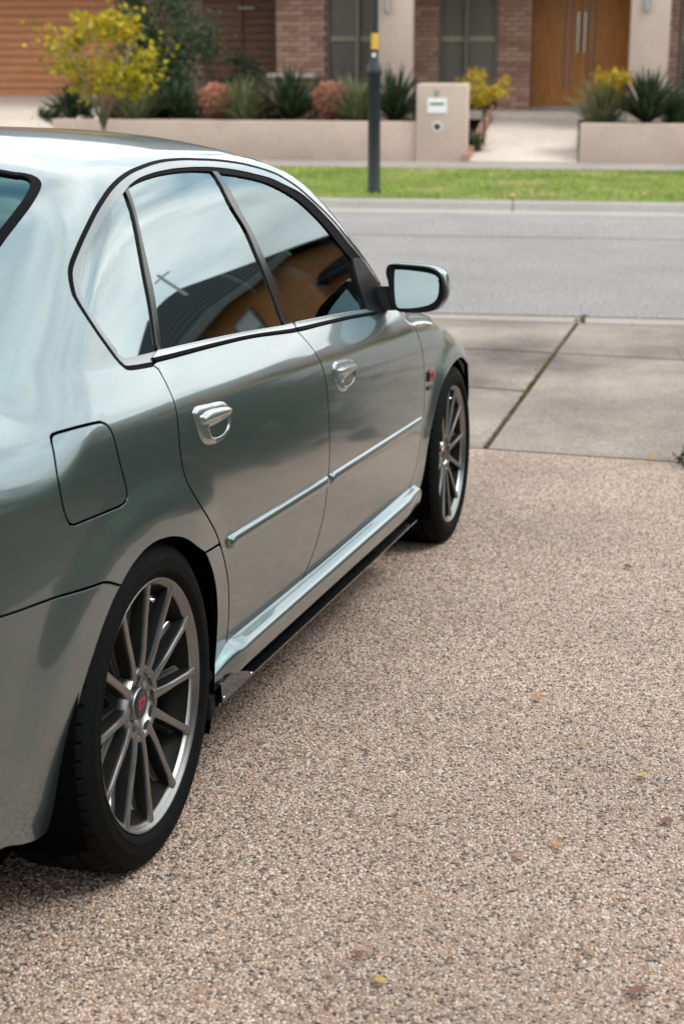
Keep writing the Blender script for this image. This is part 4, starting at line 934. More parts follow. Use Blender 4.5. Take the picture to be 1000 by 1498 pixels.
def build_crossover():
    root = tag(empty('crossover'), kind='structure')
    bed = MB(); V = []
    for i in range(8):
        for x in np.linspace(-5.2, 3.6, 9):
            y = YJ(x)-.06+(ROAD0-YJ(x)+.06)*i/7; V.append((x, y, cross_z(x, y)-.024))
    bed.add(V, [(i*9+j, i*9+j+1, (i+1)*9+j+1, (i+1)*9+j) for i in range(7) for j in range(8)]); bed.build('joint_bed', MT['moss_dark'], root)
    J = [on_cross(710, 654), on_cross(768, 569), on_cross(800, 516.5), on_cross(852, 460)]          # long joint
    cr1 = (on_cross(684, 509), on_cross(1000, 525.5)); cr2 = (on_cross(690, 565), on_cross(760, 570.5)); gt = (on_cross(650, 466), on_cross(1000, 476))
    def line_y(a, b): return lambda x: a.y+(b.y-a.y)*(x-a.x)/(b.x-a.x)
    y1, y2, yg = line_y(*cr1), line_y(*cr2), line_y(*gt)
    jl = J[0]; jt = J[3]; jx = lambda y: jl.x+(jt.x-jl.x)*(y-jl.y)/(jt.y-jl.y)
    g_ = .026
    def slab(xa, xb, ya, yb, name='slab', mat='concrete'):
        """xa, xb are functions of y; ya, yb functions of x"""
        P = []
        for fx, fy, sx, sy in ((xa, ya, 1, 1), (xb, ya, -1, 1), (xb, yb, -1, -1), (xa, yb, 1, -1)):
            x, y = fx(9), 9
            for _ in range(20): y = fy(x); x = fx(y)
            P.append((x+sx*g_*.6, y+sy*g_*.6))
        n = 5; V = []
        for i in range(n+1):
            for j in range(n+1):
                u, v = i/n, j/n
                x = (P[0][0]*(1-u)+P[1][0]*u)*(1-v)+(P[3][0]*(1-u)+P[2][0]*u)*v; y = (P[0][1]*(1-u)+P[1][1]*u)*(1-v)+(P[3][1]*(1-u)+P[2][1]*u)*v
                e = .004 if min(i, j, n-i, n-j) == 0 else 0
                V.append((x, y, cross_z(x, y)-e))
        m = n+1; Fc = [(i*m+j, (i+1)*m+j, (i+1)*m+j+1, i*m+j+1) for i in range(n) for j in range(n)]
        per = [(i, 0) for i in range(n)]+[(n, j) for j in range(n)]+[(i, n) for i in range(n, 0, -1)]+[(0, j) for j in range(n, 0, -1)]
        k = len(V); V += [(V[i*m+j][0], V[i*m+j][1], V[i*m+j][2]-.06) for i, j in per]
        Fc += [(per[a][0]*m+per[a][1], k+a, k+(a+1) % len(per), per[(a+1) % len(per)][0]*m+per[(a+1) % len(per)][1]) for a in range(len(per))]
        o = mk(name, V, Fc, MT[mat], root); o.data.set_sharp_from_angle(angle=R(40))
    c = lambda v: (lambda q: v)
    yj = lambda x: YJ(x)
    slab(c(-2.4), jx, yj, y2); slab(c(-2.4), jx, y2, y1); slab(c(-2.4), jx, y1, yg); slab(c(-5.2), c(-2.4), yj, y1); slab(c(-5.2), c(-2.4), y1, yg)
    slab(jx, c(2.1), yj, y1); slab(jx, c(2.1), y1, yg); slab(c(2.1), c(3.6), yj, yg)
    top = lambda x: ROAD0
    for a, b in ((c(-5.2), c(-2.4)), (c(-2.4), lambda y: J[3].x), (lambda y: J[3].x, c(3.6))): slab(a, b, yg, top, 'gutter_piece', 'foot')
    # moss and small weeds in the joints
    V = []; Fc = []
    def tuft(p, s):
        for _ in range(5):
            a = rng.random()*6.3; k = len(V); h = s*(.5+rng.random()); d = Vector((math.cos(a), math.sin(a), 0))*s*.35
            q = Vector((-d.y, d.x, 0))*.5; b0 = p+d*.3
            V.extend([tuple(b0-q), tuple(b0+q), tuple(p+d*1.3+q*.6+Vector((0, 0, h))), tuple(p+d*1.3-q*.6+Vector((0, 0, h*.8)))]); Fc.append((k, k+1, k+2, k+3))
    def along(a, b, n, s, pw=1., sp=.012):
        for i in range(n):
            t = rng.random()**pw; p = a.lerp(b, t); p = Vector((p.x+rng.gauss(0, sp), p.y+rng.gauss(0, sp), 0)); p.z = cross_z(p.x, p.y)-.02
            tuft(p, s*(.6+rng.random()))
    for a, b in ((J[0], J[1]), (J[1], J[2]), (J[2], J[3])): along(a, b, 110, .010)
    along(on_cross(760, 581), on_cross(806, 514), 160, .012, .8)
    jA, jB = Vector((-1.2, YJ(-1.2), 0)), Vector((.75, YJ(.75), 0)); along(jA, jB, 420, .009, 1., .010)
    along(cr2[0], cr2[1], 110, .010, 1., .006); along(on_cross(845, 470), on_cross(856, 461), 30, .02)
    tag(mk('joint_moss', V, Fc, MT['moss'], smooth=False), 'moss and weeds growing in the concrete joints', 'moss', kind='stuff')
build_crossover()
def flat(name, x0, x1, y0, y1, z, mat, kind='structure', z1=None, parent=None):
    z1 = z if z1 is None else z1; n = 8; V = []
    for i in range(2):
        for x in np.linspace(x0, x1, n): V.append((x, (y0, y1)[i], (z, z1)[i]))
    o = mk(name, V, [(j, j+1, n+j+1, n+j) for j in range(n-1)], MT[mat], parent, smooth=False)
    return tag(o, kind=kind) if parent is None else o
flat('road', -160, 160, ROAD0, ROAD1, 0., 'asphalt')
yA = G(700, 346, 0).y
flat('road_edge_band', -160, 160, yA, ROAD1-.02, .004, 'asphalt_pale')
# kerb of the far side, in lengths
def build_kerb():
    root = tag(empty('kerb'), kind='structure')
    jx = G(752, 296, .05).x
    for k in range(-7, 6):
        mb = MB(); a, b = jx+k*2.4+.006, jx+(k+1)*2.4-.006
        pr = [(ROAD1-.36, .006), (ROAD1, .012), (ROAD1+.04, .085), (ROAD1+.07, .108), (ROAD1+.16, .110), (ROAD1+.16, -.05), (ROAD1-.36, -.05)]
        mb.loft([[(x, y, z) for y, z in pr] for x in (a, b)]); mb.build('kerb_stone', MT['kerb'], root)
    for s, (a, b) in enumerate(((-160, jx-7*2.4), (jx+6*2.4, 160))):
        mb = MB(); mb.loft([[(x, y, z) for y, z in pr] for x in (a, b)]); mb.build('kerb_run', MT['kerb'], root)
build_kerb()
VERGE0, VERGE1, WALLY = ROAD1+.16, G(700, 247.5, .125).y, G(700, 236.5, .15).y
flat('verge', -160, 160, VERGE0, VERGE1, .112, 'lawn', z1=.125)
flat('footpath', -160, 160, VERGE1, WALLY+.05, .135, 'foot', z1=.15)
def build_grass():
    m = pmat('grass_blades', (.2, .3, .06), .8, spec=.2); N, L, b = nodes(m); tc = N['Texture Coordinate']
    n = N.new('ShaderNodeTexNoise'); n.inputs['Scale'].default_value = 1.1; n.inputs['Detail'].default_value = 5; L.new(tc.outputs['Object'], n.inputs['Vector'])
    cr = ramp(N, [(.34, (.15, .27, .03)), (.48, (.25, .36, .05)), (.58, (.36, .40, .10)), (.68, (.54, .46, .24))]); L.new(n.outputs['Fac'], cr.inputs['Fac']); L.new(cr.outputs[0], b.inputs['Base Color'])
    cnt = 46000; x = nr.uniform(-9.5, 16, cnt); y = nr.uniform(VERGE0+.01, VERGE1-.01, cnt); h = nr.uniform(.02, .055, cnt); a = nr.uniform(0, 6.283, cnt); w = nr.uniform(.006, .012, cnt); l = nr.uniform(-.02, .02, (2, cnt))
    z = .112+.013*(y-VERGE0)/(VERGE1-VERGE0)-.003
    V = np.empty((cnt*3, 3)); V[0::3] = np.stack([x-w*np.cos(a), y-w*np.sin(a), z], 1); V[1::3] = np.stack([x+w*np.cos(a), y+w*np.sin(a), z], 1); V[2::3] = np.stack([x+l[0], y+l[1], z+h], 1)
    me = bpy.data.meshes.new('grass'); me.from_pydata(V.tolist(), [], np.arange(cnt*3).reshape(-1, 3).tolist()); me.materials.append(m)
    o = bpy.data.objects.new('grass', me); C.objects.link(o); tag(o, 'short patchy green grass along the far kerb', 'grass', kind='stuff')
build_grass()
# ------------------------------------------------------------------ opposite garden walls, letterbox, path
def xw(px, Y, py=150): return W(px, py, Y).x
def zw(py, Y, px=500): return W(px, py, Y).z
WTOP = zw(178, WALLY, 560)
def wall(name, x0, x1, label, y0=WALLY, t=.22, z1=None):
    z1 = z1 or WTOP; mb = MB(); mb.bbox(((x0+x1)/2, y0+t/2, (z1+.06)/2), (x1-x0, t, z1-.06), .012); o = mb.build(name, MT['render'], None, angle=40); return tag(o, label, 'wall')
xl0, xl1 = xw(76, WALLY, 175), xw(610, WALLY, 178)
wall('garden_wall', xl0, xl1, 'long low pink rendered garden wall behind the lamp post')
xr0 = xw(848, WALLY, 182)
wall('garden_wall', xr0, xr0+6.8, 'low pink rendered garden wall beyond the stone path, under the cycad', z1=zw(181, WALLY, 900))
flat('garden_bed', xl0+.1, xl1, WALLY+.2, 27.8, WTOP-.10, 'soil', z1=WTOP-.10)
flat('garden_bed', xr0+.1, xr0+6.7, WALLY+.2, 27.2, WTOP-.12, 'soil', z1=WTOP-.12)
def build_letterbox():
    r_ = empty('letterbox_pillar'); tag(r_, 'square pink rendered letterbox pillar with a white plate', 'letterbox')
    x0, x1 = xw(609, WALLY-.05, 130), xw(683, WALLY-.05, 130); zt = zw(123, WALLY-.05, 640); yf = WALLY-.05
    m = MB(); m.bbox(((x0+x1)/2, yf+.28, (zt+.06)/2), (x1-x0, .56, zt-.06), .02); m.build('pillar', MT['render'], r_, angle=40)
    def rect(px0, py0, px1, py1, nm, mat, d=.012):
        a, b = W(px0, py0, yf), W(px1, py1, yf); mb = MB(); mb.bbox(((a.x+b.x)/2, yf-d/2, (a.z+b.z)/2), (b.x-a.x, d, a.z-b.z), .003); return mb.build(nm, mat, r_)
    rect(625, 143.5, 653, 165.5, 'letter_plate', MT['white']); rect(628.5, 150.5, 649.5, 153.5, 'letter_slot', MT['dark_slot'], .016)
    rect(635.5, 131.5, 641, 141, 'number_plate', MT['grey_plate'], .008)
    c = W(639, 185.5, yf)
    for nm, r0, r1, mat in (('paper_ring', .052, .072, MT['white']), ('paper_hole', .001, .052, MT['dark_slot'])):
        mb = MB(); mb.lathe([(r0, -.0), (r0, .012 if r0 > .01 else .004), (r1, .012 if r0 > .01 else .004), (r1, 0)], 28); o = mb.build(nm, mat, r_); o.rotation_euler = (math.pi/2, 0, 0); o.location = (c.x, yf, c.z)
MT['white'] = pmat('white_enamel', (.78, .79, .78), .4)
MT['dark_slot'] = pmat('dark_slot', (.03, .035, .035), .6)
MT['grey_plate'] = pmat('brushed_number', (.33, .36, .35), .4, metal=.6)
build_letterbox()
HY = 29.2                             # main front of the house
FLOOR = zw(157, 30.0, 815)
def build_path():
    r_ = tag(empty('entry_path'), kind='structure')
    xa, xb = xw(684, WALLY, 235)+.02, xr0-.02; n = 9
    zp = lambda y: .165+(FLOOR-.14-.165)*(y-WALLY)/(28.6-WALLY)
    for i in range(n):
        y0 = WALLY-.02+(28.6-WALLY)*i/n; y1 = WALLY-.02+(28.6-WALLY)*(i+1)/n-.008
        mb = MB(); mb.add([(xa+.012*i, y0, zp(y0)), (xb+.0*i, y0, zp(y0)), (xb, y1, zp(y1)), (xa+.012*i, y1, zp(y1))]+[(xa+.012*i, y0, zp(y0)-.12), (xb, y0, zp(y0)-.12), (xb, y1, zp(y1)-.12), (xa+.012*i, y1, zp(y1)-.12)], [(0, 1, 2, 3), (7, 6, 5, 4), (0, 4, 5, 1), (1, 5, 6, 2), (2, 6, 7, 3), (3, 7, 4, 0)]); mb.build('paver', MT['path'], r_)
    for i in range(26):
        y = WALLY+.05+i*.24; z = .17+(FLOOR-.10-.17)*(y-WALLY)/(28.6-WALLY)
        mb = MB(); mb.bbox((xa-.05+.012*i*.35, y, z), (.11, .225, .17), .008); mb.build('edging_brick', MT['brick'][i % 3], r_)
    m = MB(); m.bbox((xw(800, 29.3), 29.25, FLOOR-.09), (4.6, 1.5, .14), .01); m.build('porch_slab', MT['path'], r_)
MT['brick'] = [pmat('brown_brick_%s' % n, c, .85, noise=(14, .16), bump=(60, .25, .004)) for n, c in (('warm', (.34, .195, .14)), ('pale', (.40, .245, .18)), ('deep', (.28, .155, .11)))]
build_path()
# ------------------------------------------------------------------ opposite house
def brick_texture(name, c1, c2, mortar, sx=1.):
    m = pmat(name, c1, .88); N, L, b = nodes(m); tc = N['Texture Coordinate']
    sp = N.new('ShaderNodeSeparateXYZ'); L.new(tc.outputs['Object'], sp.inputs[0])
    ad = N.new('ShaderNodeMath'); ad.operation = 'ADD'; L.new(sp.outputs[0], ad.inputs[0]); L.new(sp.outputs[1], ad.inputs[1])
    cb = N.new('ShaderNodeCombineXYZ'); L.new(ad.outputs[0], cb.inputs[0]); L.new(sp.outputs[2], cb.inputs[1])
    t = N.new('ShaderNodeTexBrick'); t.inputs['Scale'].default_value = 1; t.inputs['Brick Width'].default_value = .24*sx; t.inputs['Row Height'].default_value = .086; t.inputs['Mortar Size'].default_value = .007
    t.inputs['Color1'].default_value = c1+(1,); t.inputs['Color2'].default_value = c2+(1,); t.inputs['Mortar'].default_value = mortar+(1,)
    L.new(cb.outputs[0], t.inputs['Vector']); L.new(t.outputs['Color'], b.inputs['Base Color'])
    bp = N.new('ShaderNodeBump'); bp.invert = True; bp.inputs['Strength'].default_value = .6; bp.inputs['Distance'].default_value = .008; L.new(t.outputs['Fac'], bp.inputs['Height']); L.new(bp.outputs[0], b.inputs['Normal'])
    return m
def wood(name, c0, c1, sc=(1, 1, 1), rough=.5, coat=0.):
    m = pmat(name, c0, rough, coat=coat); N, L, b = nodes(m); tc = N['Texture Coordinate']
    mp = N.new('ShaderNodeMapping'); mp.inputs['Scale'].default_value = sc; L.new(tc.outputs['Object'], mp.inputs['Vector'])
    n = N.new('ShaderNodeTexNoise'); n.inputs['Scale'].default_value = 5; n.inputs['Detail'].default_value = 6; n.inputs['Distortion'].default_value = .6; L.new(mp.outputs[0], n.inputs['Vector'])
    cr = ramp(N, [(.3, c0), (.7, c1)]); L.new(n.outputs['Fac'], cr.inputs['Fac']); L.new(cr.outputs[0], b.inputs['Base Color']); return m
MT['wall_brick'] = brick_texture('brown_brickwork', (.29, .165, .115), (.34, .20, .145), (.13, .085, .062))
MT['mortar'] = pmat('raked_mortar', (.055, .034, .026), .95, noise=(40, .3))
MT['door_wood'] = wood('oiled_door_timber', (.36, .125, .016), (.54, .215, .034), (5, 5, .5), .45)
MT['garage_wood'] = wood('garage_timber', (.36, .135, .055), (.50, .21, .09), (.6, 4, 6), .55)
MT['dark_wood'] = wood('dark_gate_timber', (.085, .032, .018), (.15, .058, .03), (.6, 4, 6), .6)
MT['frame'] = pmat('taupe_window_frame', (.17, .14, .125), .5)
MT['win_glass'] = glass_mat('house_glass', (.86, .85, .83), 1.35, film=(1, 1, 1))
MT['blind'] = pmat('grey_blind', (.42, .42, .40), .8)
MT['blind_rail'] = pmat('blind_rail', (.75, .73, .62), .7)
MT['roof'] = speckle('charcoal_roof', (.022, .023, .026), (.05, .052, .056), 8, .8, .3)
MT['gutter'] = pmat('house_gutter', (.10, .085, .078), .5)
MT['lamp_body'] = pmat('wall_lamp_metal', (.35, .36, .36), .35, metal=.7)
MT['strip_metal'] = pmat('grey_door_inlay', (.13, .125, .135), .4, metal=.3)
MT['steel_bar'] = pmat('brushed_steel', (.45, .44, .42), .3, metal=1)
MT['ledge'] = pmat('ledge_stone', (.42, .37, .33), .8, noise=(12, .12))
house = empty('house'); tag(house, 'brown brick house with pink columns and a timber double door', 'house')
_brick_mesh = []
def brick_meshes():
    for ln in (.238, .113):
        for mi in range(3):
            mb = MB(); mb.bbox((0, 0, 0), (ln, .10, .0765), .004); o = mb.build('brick', MT['brick'][mi]); _brick_mesh.append(o.data); bpy.data.objects.remove(o)
brick_meshes()
def brick_wall(x0, x1, Y, z0, z1, ztop):
    """core with brick-textured upper part; single bricks where the picture shows them"""
    m = MB(); m.box(((x0+x1)/2, Y+.12, (z0+z1)/2), (x1-x0-.004, .19, z1-z0)); m.build('brick_core', MT['mortar'], house)
    m = MB(); m.box(((x0+x1)/2, Y+.107, (z1+ztop)/2), (x1-x0, .214, ztop-z1)); m.build('upper_brickwork', MT['wall_brick'], house)
    row = 0; z = z1-.043
    while z > z0+.03:
        x = x0; half = row % 2
        if half: spans = [(x0, x0+.119)]
        else: spans = []
        p = spans[0][1]+.006 if half else x0
        while p < x1-.03:
            e = min(p+.244, x1+.006); spans.append((p, e-.006)); p = e
        for a, b in spans:
            if b-a < .03: continue
            ln = b-a; base = 0 if ln > .16 else 1
            o = inst('brick', _brick_mesh[base*3+rng.choice((0, 0, 1, 1, 2))], house, ((a+b)/2, Y+.05+rng.uniform(-.002, .002), z), scl=(ln/(.238 if base == 0 else .113), 1, 1))
        z -= .086; row += 1
ZT = 3.35
def window(px0, px1, Y, z0, z1, mull):
    x0, x1 = xw(px0, Y, 60), xw(px1, Y, 60)
    w = empty('window', house)
    fr = MB(); t = .055
    for a, b in ((x0, x0+t), (x1-t, x1)): fr.bbox(((a+b)/2, Y, (z0+z1)/2), (b-a, .09, z1-z0), .006)
    xm = x0+(x1-x0)*mull; fr.bbox((xm, Y, (z0+z1)/2), (.07, .09, z1-z0), .006)
    for z in (z0+t/2, z1-t/2): fr.bbox(((x0+x1)/2, Y, z), (x1-x0-.004, .088, t), .006)
    fr.build('frame', MT['frame'], w)
    for a, b in ((x0+t, xm-.035), (xm+.035, x1-t)):
        g_ = MB(); g_.box(((a+b)/2, Y+.01, (z0+z1)/2), (b-a, .006, z1-z0-2*t)); g_.build('pane', MT['win_glass'], w)
        bl = MB(); n = int((z1-z0)/.05)
        for i in range(n): bl.box(((a+b)/2, Y+.09, z0+.03+i*.05), (b-a, .05, .003), rx=1.25)
        o = bl.build('blind', MT['blind'], w); o['kind'] = 'stuff'
        zr = zw(57, Y, 510); rl = MB(); rl.bbox(((a+b)/2, Y+.055, zr), (b-a-.01, .02, .10), .004); rl.build('blind_rail', MT['blind_rail'], w)
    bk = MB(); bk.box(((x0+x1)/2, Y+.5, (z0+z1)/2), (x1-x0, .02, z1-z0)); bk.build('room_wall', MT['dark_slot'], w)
    return x0, x1
def column(px0, px1, Y, lamp_px, lamp_py, d=.5):
    x0, x1 = xw(px0, Y, 60), xw(px1, Y, 60); c = empty('column', house)
    m = MB(); m.bbox(((x0+x1)/2, Y+d/2, (FLOOR-.4+ZT)/2), (x1-x0, d, ZT-FLOOR+.4), .012); m.build('shaft', MT['render'], c, angle=40)
    p = W(lamp_px, lamp_py, Y-.05); m = MB(); m.lathe([(.001, -.14), (.035, -.14), (.045, -.13), (.045, .14), (.035, .15), (.001, .15)], 18, 'z', (p.x, Y-.06, p.z)); m.build('wall_lamp', MT['lamp_body'], c, angle=40)
def build_house():
    YP = 28.2
    bx0, bx1 = xw(404, YP, 60), xw(476, YP, 60)
    brick_wall(bx0, bx1, YP, WTOP, 2.72, ZT)
    m = MB(); a, b = W(393, 108, YP-.35), W(462, 113, YP-.35); m.bbox(((a.x+b.x)/2, YP-.3, a.z-.03), (b.x-a.x, .5, .075), .01); m.build('ledge', MT['ledge'], house)
    m = MB(); m.bbox(((a.x+b.x)/2, YP-.28, (a.z-.07+WTOP-.1)/2), (b.x-a.x-.06, .4, a.z-.07-WTOP+.1), .01); m.build('ledge_base', MT['wall_brick'], house)
    window(477, 553, YP+.12, WTOP, 3.0, .60)
    column(553, 601, 27.0, 566, 5)
    x0, x1 = xw(596, HY, 60), xw(640, HY, 60); brick_wall(x0, x1, HY, WTOP, 2.72, ZT)
    window(640, 728, HY+.10, WTOP+.1, 3.0, .48)
    x0, x1 = xw(728, HY, 60), xw(776.5, HY, 60); brick_wall(x0, x1, HY, FLOOR-.12, 2.72, ZT)
    for p0, p1, Y in ((477, 553, YP), (640, 728, HY)):
        a, b = xw(p0, Y, 60), xw(p1, Y, 60); m = MB(); m.box(((a+b)/2, Y+.1, 3.18), (b-a, .21, .35)); m.build('lintel', MT['wall_brick'], house)
    # double door
    YD = 30.0; dx0, dx1 = xw(776, YD, 60), xw(921, YD, 60); zt = FLOOR+2.5
    dr = empty('double_door', house); xm = W(848, 60, YD).x
    for a, b in ((dx0+.02, xm-.004), (xm+.004, dx1-.02)):
        lf = MB(); lf.bbox(((a+b)/2, YD, (FLOOR+.03+zt)/2), (b-a, .045, zt-FLOOR-.03), .006); lf.build('door_leaf', MT['door_wood'], dr)
    for px in (826, 835, 859, 868.5):
        x = W(px, 60, YD).x; s = MB(); zb = zw(133, YD, px); s.bbox((x, YD-.026, (zb+zt-.1)/2), (.030, .012, zt-.1-zb), .003); s.build('door_inlay', MT['strip_metal'], dr)
    for px in (844.5, 854.5):
        x = W(px, 60, YD).x; z0, z1 = zw(78, YD, px), zw(17, YD, px); s = MB(); s.bbox((x, YD-.085, (z0+z1)/2), (.032, .032, z1-z0), .006)
        for z in (z0+.06, z1-.06): s.box((x, YD-.05, z), (.02, .06, .02))
        s.build('pull_handle', MT['steel_bar'], dr)
    s = MB(); s.bbox(((dx0+dx1)/2, YD-.04, FLOOR), (dx1-dx0, .18, .05), .006); s.build('threshold', MT['ledge'], dr)
    m = MB(); m.box(((dx0+dx1)/2, YD+.02, FLOOR-.15), (dx1-dx0+.5, .1, .24)); m.build('step_brickwork', MT['wall_brick'], house)
    m = MB(); m.box(((dx0+dx1)/2, YD+.05, (zt+ZT)/2), (dx1-dx0+.4, .1, ZT-zt)); m.build('door_head', MT['render'], house)
    for x in (dx0-.06, dx1+.06):
        m = MB(); m.bbox((x, YD-.02, (FLOOR+zt)/2), (.10, .1, zt-FLOOR), .006); m.build('door_jamb', MT['dark_wood'], house)
    m = MB(); m.box((dx0-.06, (HY+YD)/2+.1, (FLOOR+ZT)/2), (.09, YD-HY-.2, ZT-FLOOR)); m.box((dx1+.16, (HY+YD)/2, (FLOOR+ZT)/2), (.09, YD-HY+.2, ZT-FLOOR)); m.build('porch_side', MT['wall_brick'], house)
    column(921, 978, 27.0, 945.5, 3)
    x0, x1 = xw(979, HY-.4, 60), xw(992, HY-.4, 60); brick_wall(x0-.3, x1, HY-.4, FLOOR-.12, 2.72, ZT)
    window(993, 1075, HY-.30, FLOOR+.3, 2.7, .5)
    x0, x1 = xw(1075, HY-.4, 60), xw(1140, HY-.4, 60); m = MB(); m.box(((x0+x1)/2, HY-.29, (FLOOR-.2+ZT)/2), (x1-x0, .22, ZT-FLOOR+.2)); m.build('brick_end', MT['wall_brick'], house)
    # dark timber gate and side wall, then the garage
    gx0, gx1 = xw(296, 28.9, 60), xw(404, 28.9, 60); gt_ = empty('timber_gate', house); z = WTOP-.05; k = 0
    while z < 3.2:
        m = MB(); m.bbox(((gx0+gx1)/2, 28.93+.004*(k % 2), z+.065), (gx1-gx0, .04, .122), .005); m.build('board', MT['dark_wood'], gt_); z += .134; k += 1
    xs_ = xw(353, 28.9, 60); m = MB(); m.bbox((xs_, 28.89, 1.9), (.05, .06, 2.7), .006); m.build('gate_post', MT['dark_wood'], gt_)
    h = W(361, 12, 28.85); m = MB(); m.bbox((h.x, 28.84, h.z), (.28, .05, .05), .01); m.build('gate_handle', MT['steel_bar'], gt_)
    GY = 29.0; zb = zw(141, GY, 40); ax, bx = xw(-330, GY, 60), xw(200, GY, 60); gd = empty('garage_door', house); z = zb; k = 0
    while z < 3.1:
        m = MB(); m.bbox(((ax+bx)/2, GY+.02, z+.068), (bx-ax, .045, .130), .006); m.build('board', MT['garage_wood'], gd); z += .143; k += 1
    m = MB(); m.box(((bx+gx0)/2, GY+.1, 1.8), (gx0-bx+.02, .2, 3.1)); m.build('side_brickwork', MT['wall_brick'], house)
    m = MB(); m.box(((ax+bx)/2, GY+.16, 3.2), (bx-ax+.4, .2, .5)); m.box((ax-.35, GY+.1, 1.8), (.7, .3, 3.1)); m.build('garage_surround', MT['render'], house)
    # back of the house and roof
    X0, X1 = ax-.7, xw(1140, HY-.4, 60); m = MB(); m.box(((X0+X1)/2, 35, 1.8), (X1-X0-.1, 10, 3.1)); m.build('house_core', MT['wall_brick'], house)
    rf = empty('roof', house)
    def hip(x0, x1, y0, y1, z0, h, nm='roof_planes', e=.5):
        x0 -= e; x1 += e; y0 -= e; y1 += e; d = min(y1-y0, x1-x0)/2
        V = [(x0, y0, z0), (x1, y0, z0), (x1, y1, z0), (x0, y1, z0)]; ym = (y0+y1)/2
        V += [(x0+d, ym, z0+h), (x1-d, ym, z0+h)]
        mm = MB(); mm.add(V, [(0, 1, 5, 4), (1, 2, 5), (2, 3, 4, 5), (3, 0, 4), (3, 2, 1, 0)]); return mm
    hip(X0, X1, 28.0, 40, ZT+.1, 2.6).build('roof_planes', MT['roof'], rf)
    g_ = MB(); g_.bbox(((X0+X1)/2, 27.46, ZT+.02), (X1-X0+1, .12, .16), .01); g_.build('gutter', MT['gutter'], rf)
    s = MB(); s.box(((X0+X1)/2, 28.5, ZT+.04), (X1-X0+.8, 1.9, .05)); s.build('soffit', MT['render'], rf)
    return X0, X1, hip
HX0, HX1, hip = build_house()
# ------------------------------------------------------------------ plants
def leaf_mat(name, stops, scale=9., rough=.55, trans=.25):
    m = pmat(name, stops[0][1], rough, spec=.3); N, L, b = nodes(m); tc = N['Texture Coordinate']
    n = N.new('ShaderNodeTexNoise'); n.inputs['Scale'].default_value = scale; n.inputs['Detail'].default_value = 3; n.inputs['Roughness'].default_value = .7; L.new(tc.outputs['Object'], n.inputs['Vector'])
    cr = ramp(N, stops); L.new(n.outputs['Fac'], cr.inputs['Fac']); L.new(cr.outputs[0], b.inputs['Base Color'])
    if trans:
        t = N.new('ShaderNodeBsdfTranslucent'); L.new(cr.outputs[0], t.inputs[0]); mx = N.new('ShaderNodeMixShader'); mx.inputs[0].default_value = trans
        o = N['Material Output']; L.new(b.outputs[0], mx.inputs[1]); L.new(t.outputs[0], mx.inputs[2]); L.new(mx.outputs[0], o.inputs['Surface'])
    return m
MT['yellow_leaf'] = leaf_mat('yellow_green_leaves', [(.32, (.10, .13, .012)), (.45, (.26, .25, .014)), (.56, (.50, .36, .016)), (.68, (.60, .44, .03))], 3.2)
MT['gold_leaf'] = leaf_mat('golden_leaves', [(.35, (.30, .24, .02)), (.55, (.55, .38, .02)), (.7, (.62, .46, .06))], 6)
MT['green_leaf'] = leaf_mat('mid_green_leaves', [(.35, (.030, .055, .026)), (.55, (.060, .100, .045)), (.7, (.10, .14, .06))], 5)
MT['dark_leaf'] = leaf_mat('dark_green_leaves', [(.35, (.014, .028, .014)), (.6, (.035, .060, .026)), (.75, (.06, .09, .035))], 7)
MT['olive_leaf'] = leaf_mat('grey_green_blades', [(.35, (.09, .11, .05)), (.6, (.18, .19, .09)), (.75, (.26, .25, .12))], 9)
MT['coral_leaf'] = leaf_mat('coral_red_leaves', [(.35, (.33, .13, .085)), (.55, (.52, .24, .16)), (.72, (.62, .34, .24))], 12)
MT['bark'] = pmat('pale_bark', (.24, .19, .15), .9, noise=(20, .3), bump=(40, .5, .01))
MT['dark_bark'] = pmat('dark_bark', (.06, .045, .035), .9, noise=(20, .3), bump=(40, .5, .01))
def leaves(name, pts, size, mat, parent, up=.3, aspect=.42, jitter=.35):
    """many small bent leaves at the points"""
    P = np.asarray(pts, float); n = len(P)
    d = nr.normal(size=(n, 3)); d[:, 2] += up; d /= np.linalg.norm(d, axis=1)[:, None]
    s = np.cross(d, nr.normal(size=(n, 3))); s /= np.linalg.norm(s, axis=1)[:, None]
    l = (size*(1+jitter*nr.uniform(-1, 1, n)))[:, None]; nn = np.cross(d, s)
    V = np.empty((n, 4, 3)); V[:, 0] = P; V[:, 1] = P+d*l*.5+s*l*aspect*.5+nn*l*.10; V[:, 2] = P+d*l+nn*l*-.08; V[:, 3] = P+d*l*.5-s*l*aspect*.5+nn*l*.10
    me = bpy.data.meshes.new(name); me.from_pydata(V.reshape(-1, 3).tolist(), [], np.arange(n*4).reshape(-1, 4).tolist()); me.materials.append(mat); me.shade_smooth()
    o = bpy.data.objects.new(name, me); C.objects.link(o); o.parent = parent; return o
def blobs(c, rad, n, cl, spread=.3):
    """points gathered in clumps through an ellipsoid, denser towards its skin"""
    c = np.array(c); rad = np.array(rad); out = []
    k = nr.normal(size=(cl, 3)); k /= np.linalg.norm(k, axis=1)[:, None]; k *= (nr.uniform(.12, 1, cl)**.40)[:, None]
    w = nr.integers(0, cl, n); q = nr.normal(size=(n, 3))*spread*nr.uniform(.4, 1, cl)[w][:, None]
    return c+(k[w]+q)*rad
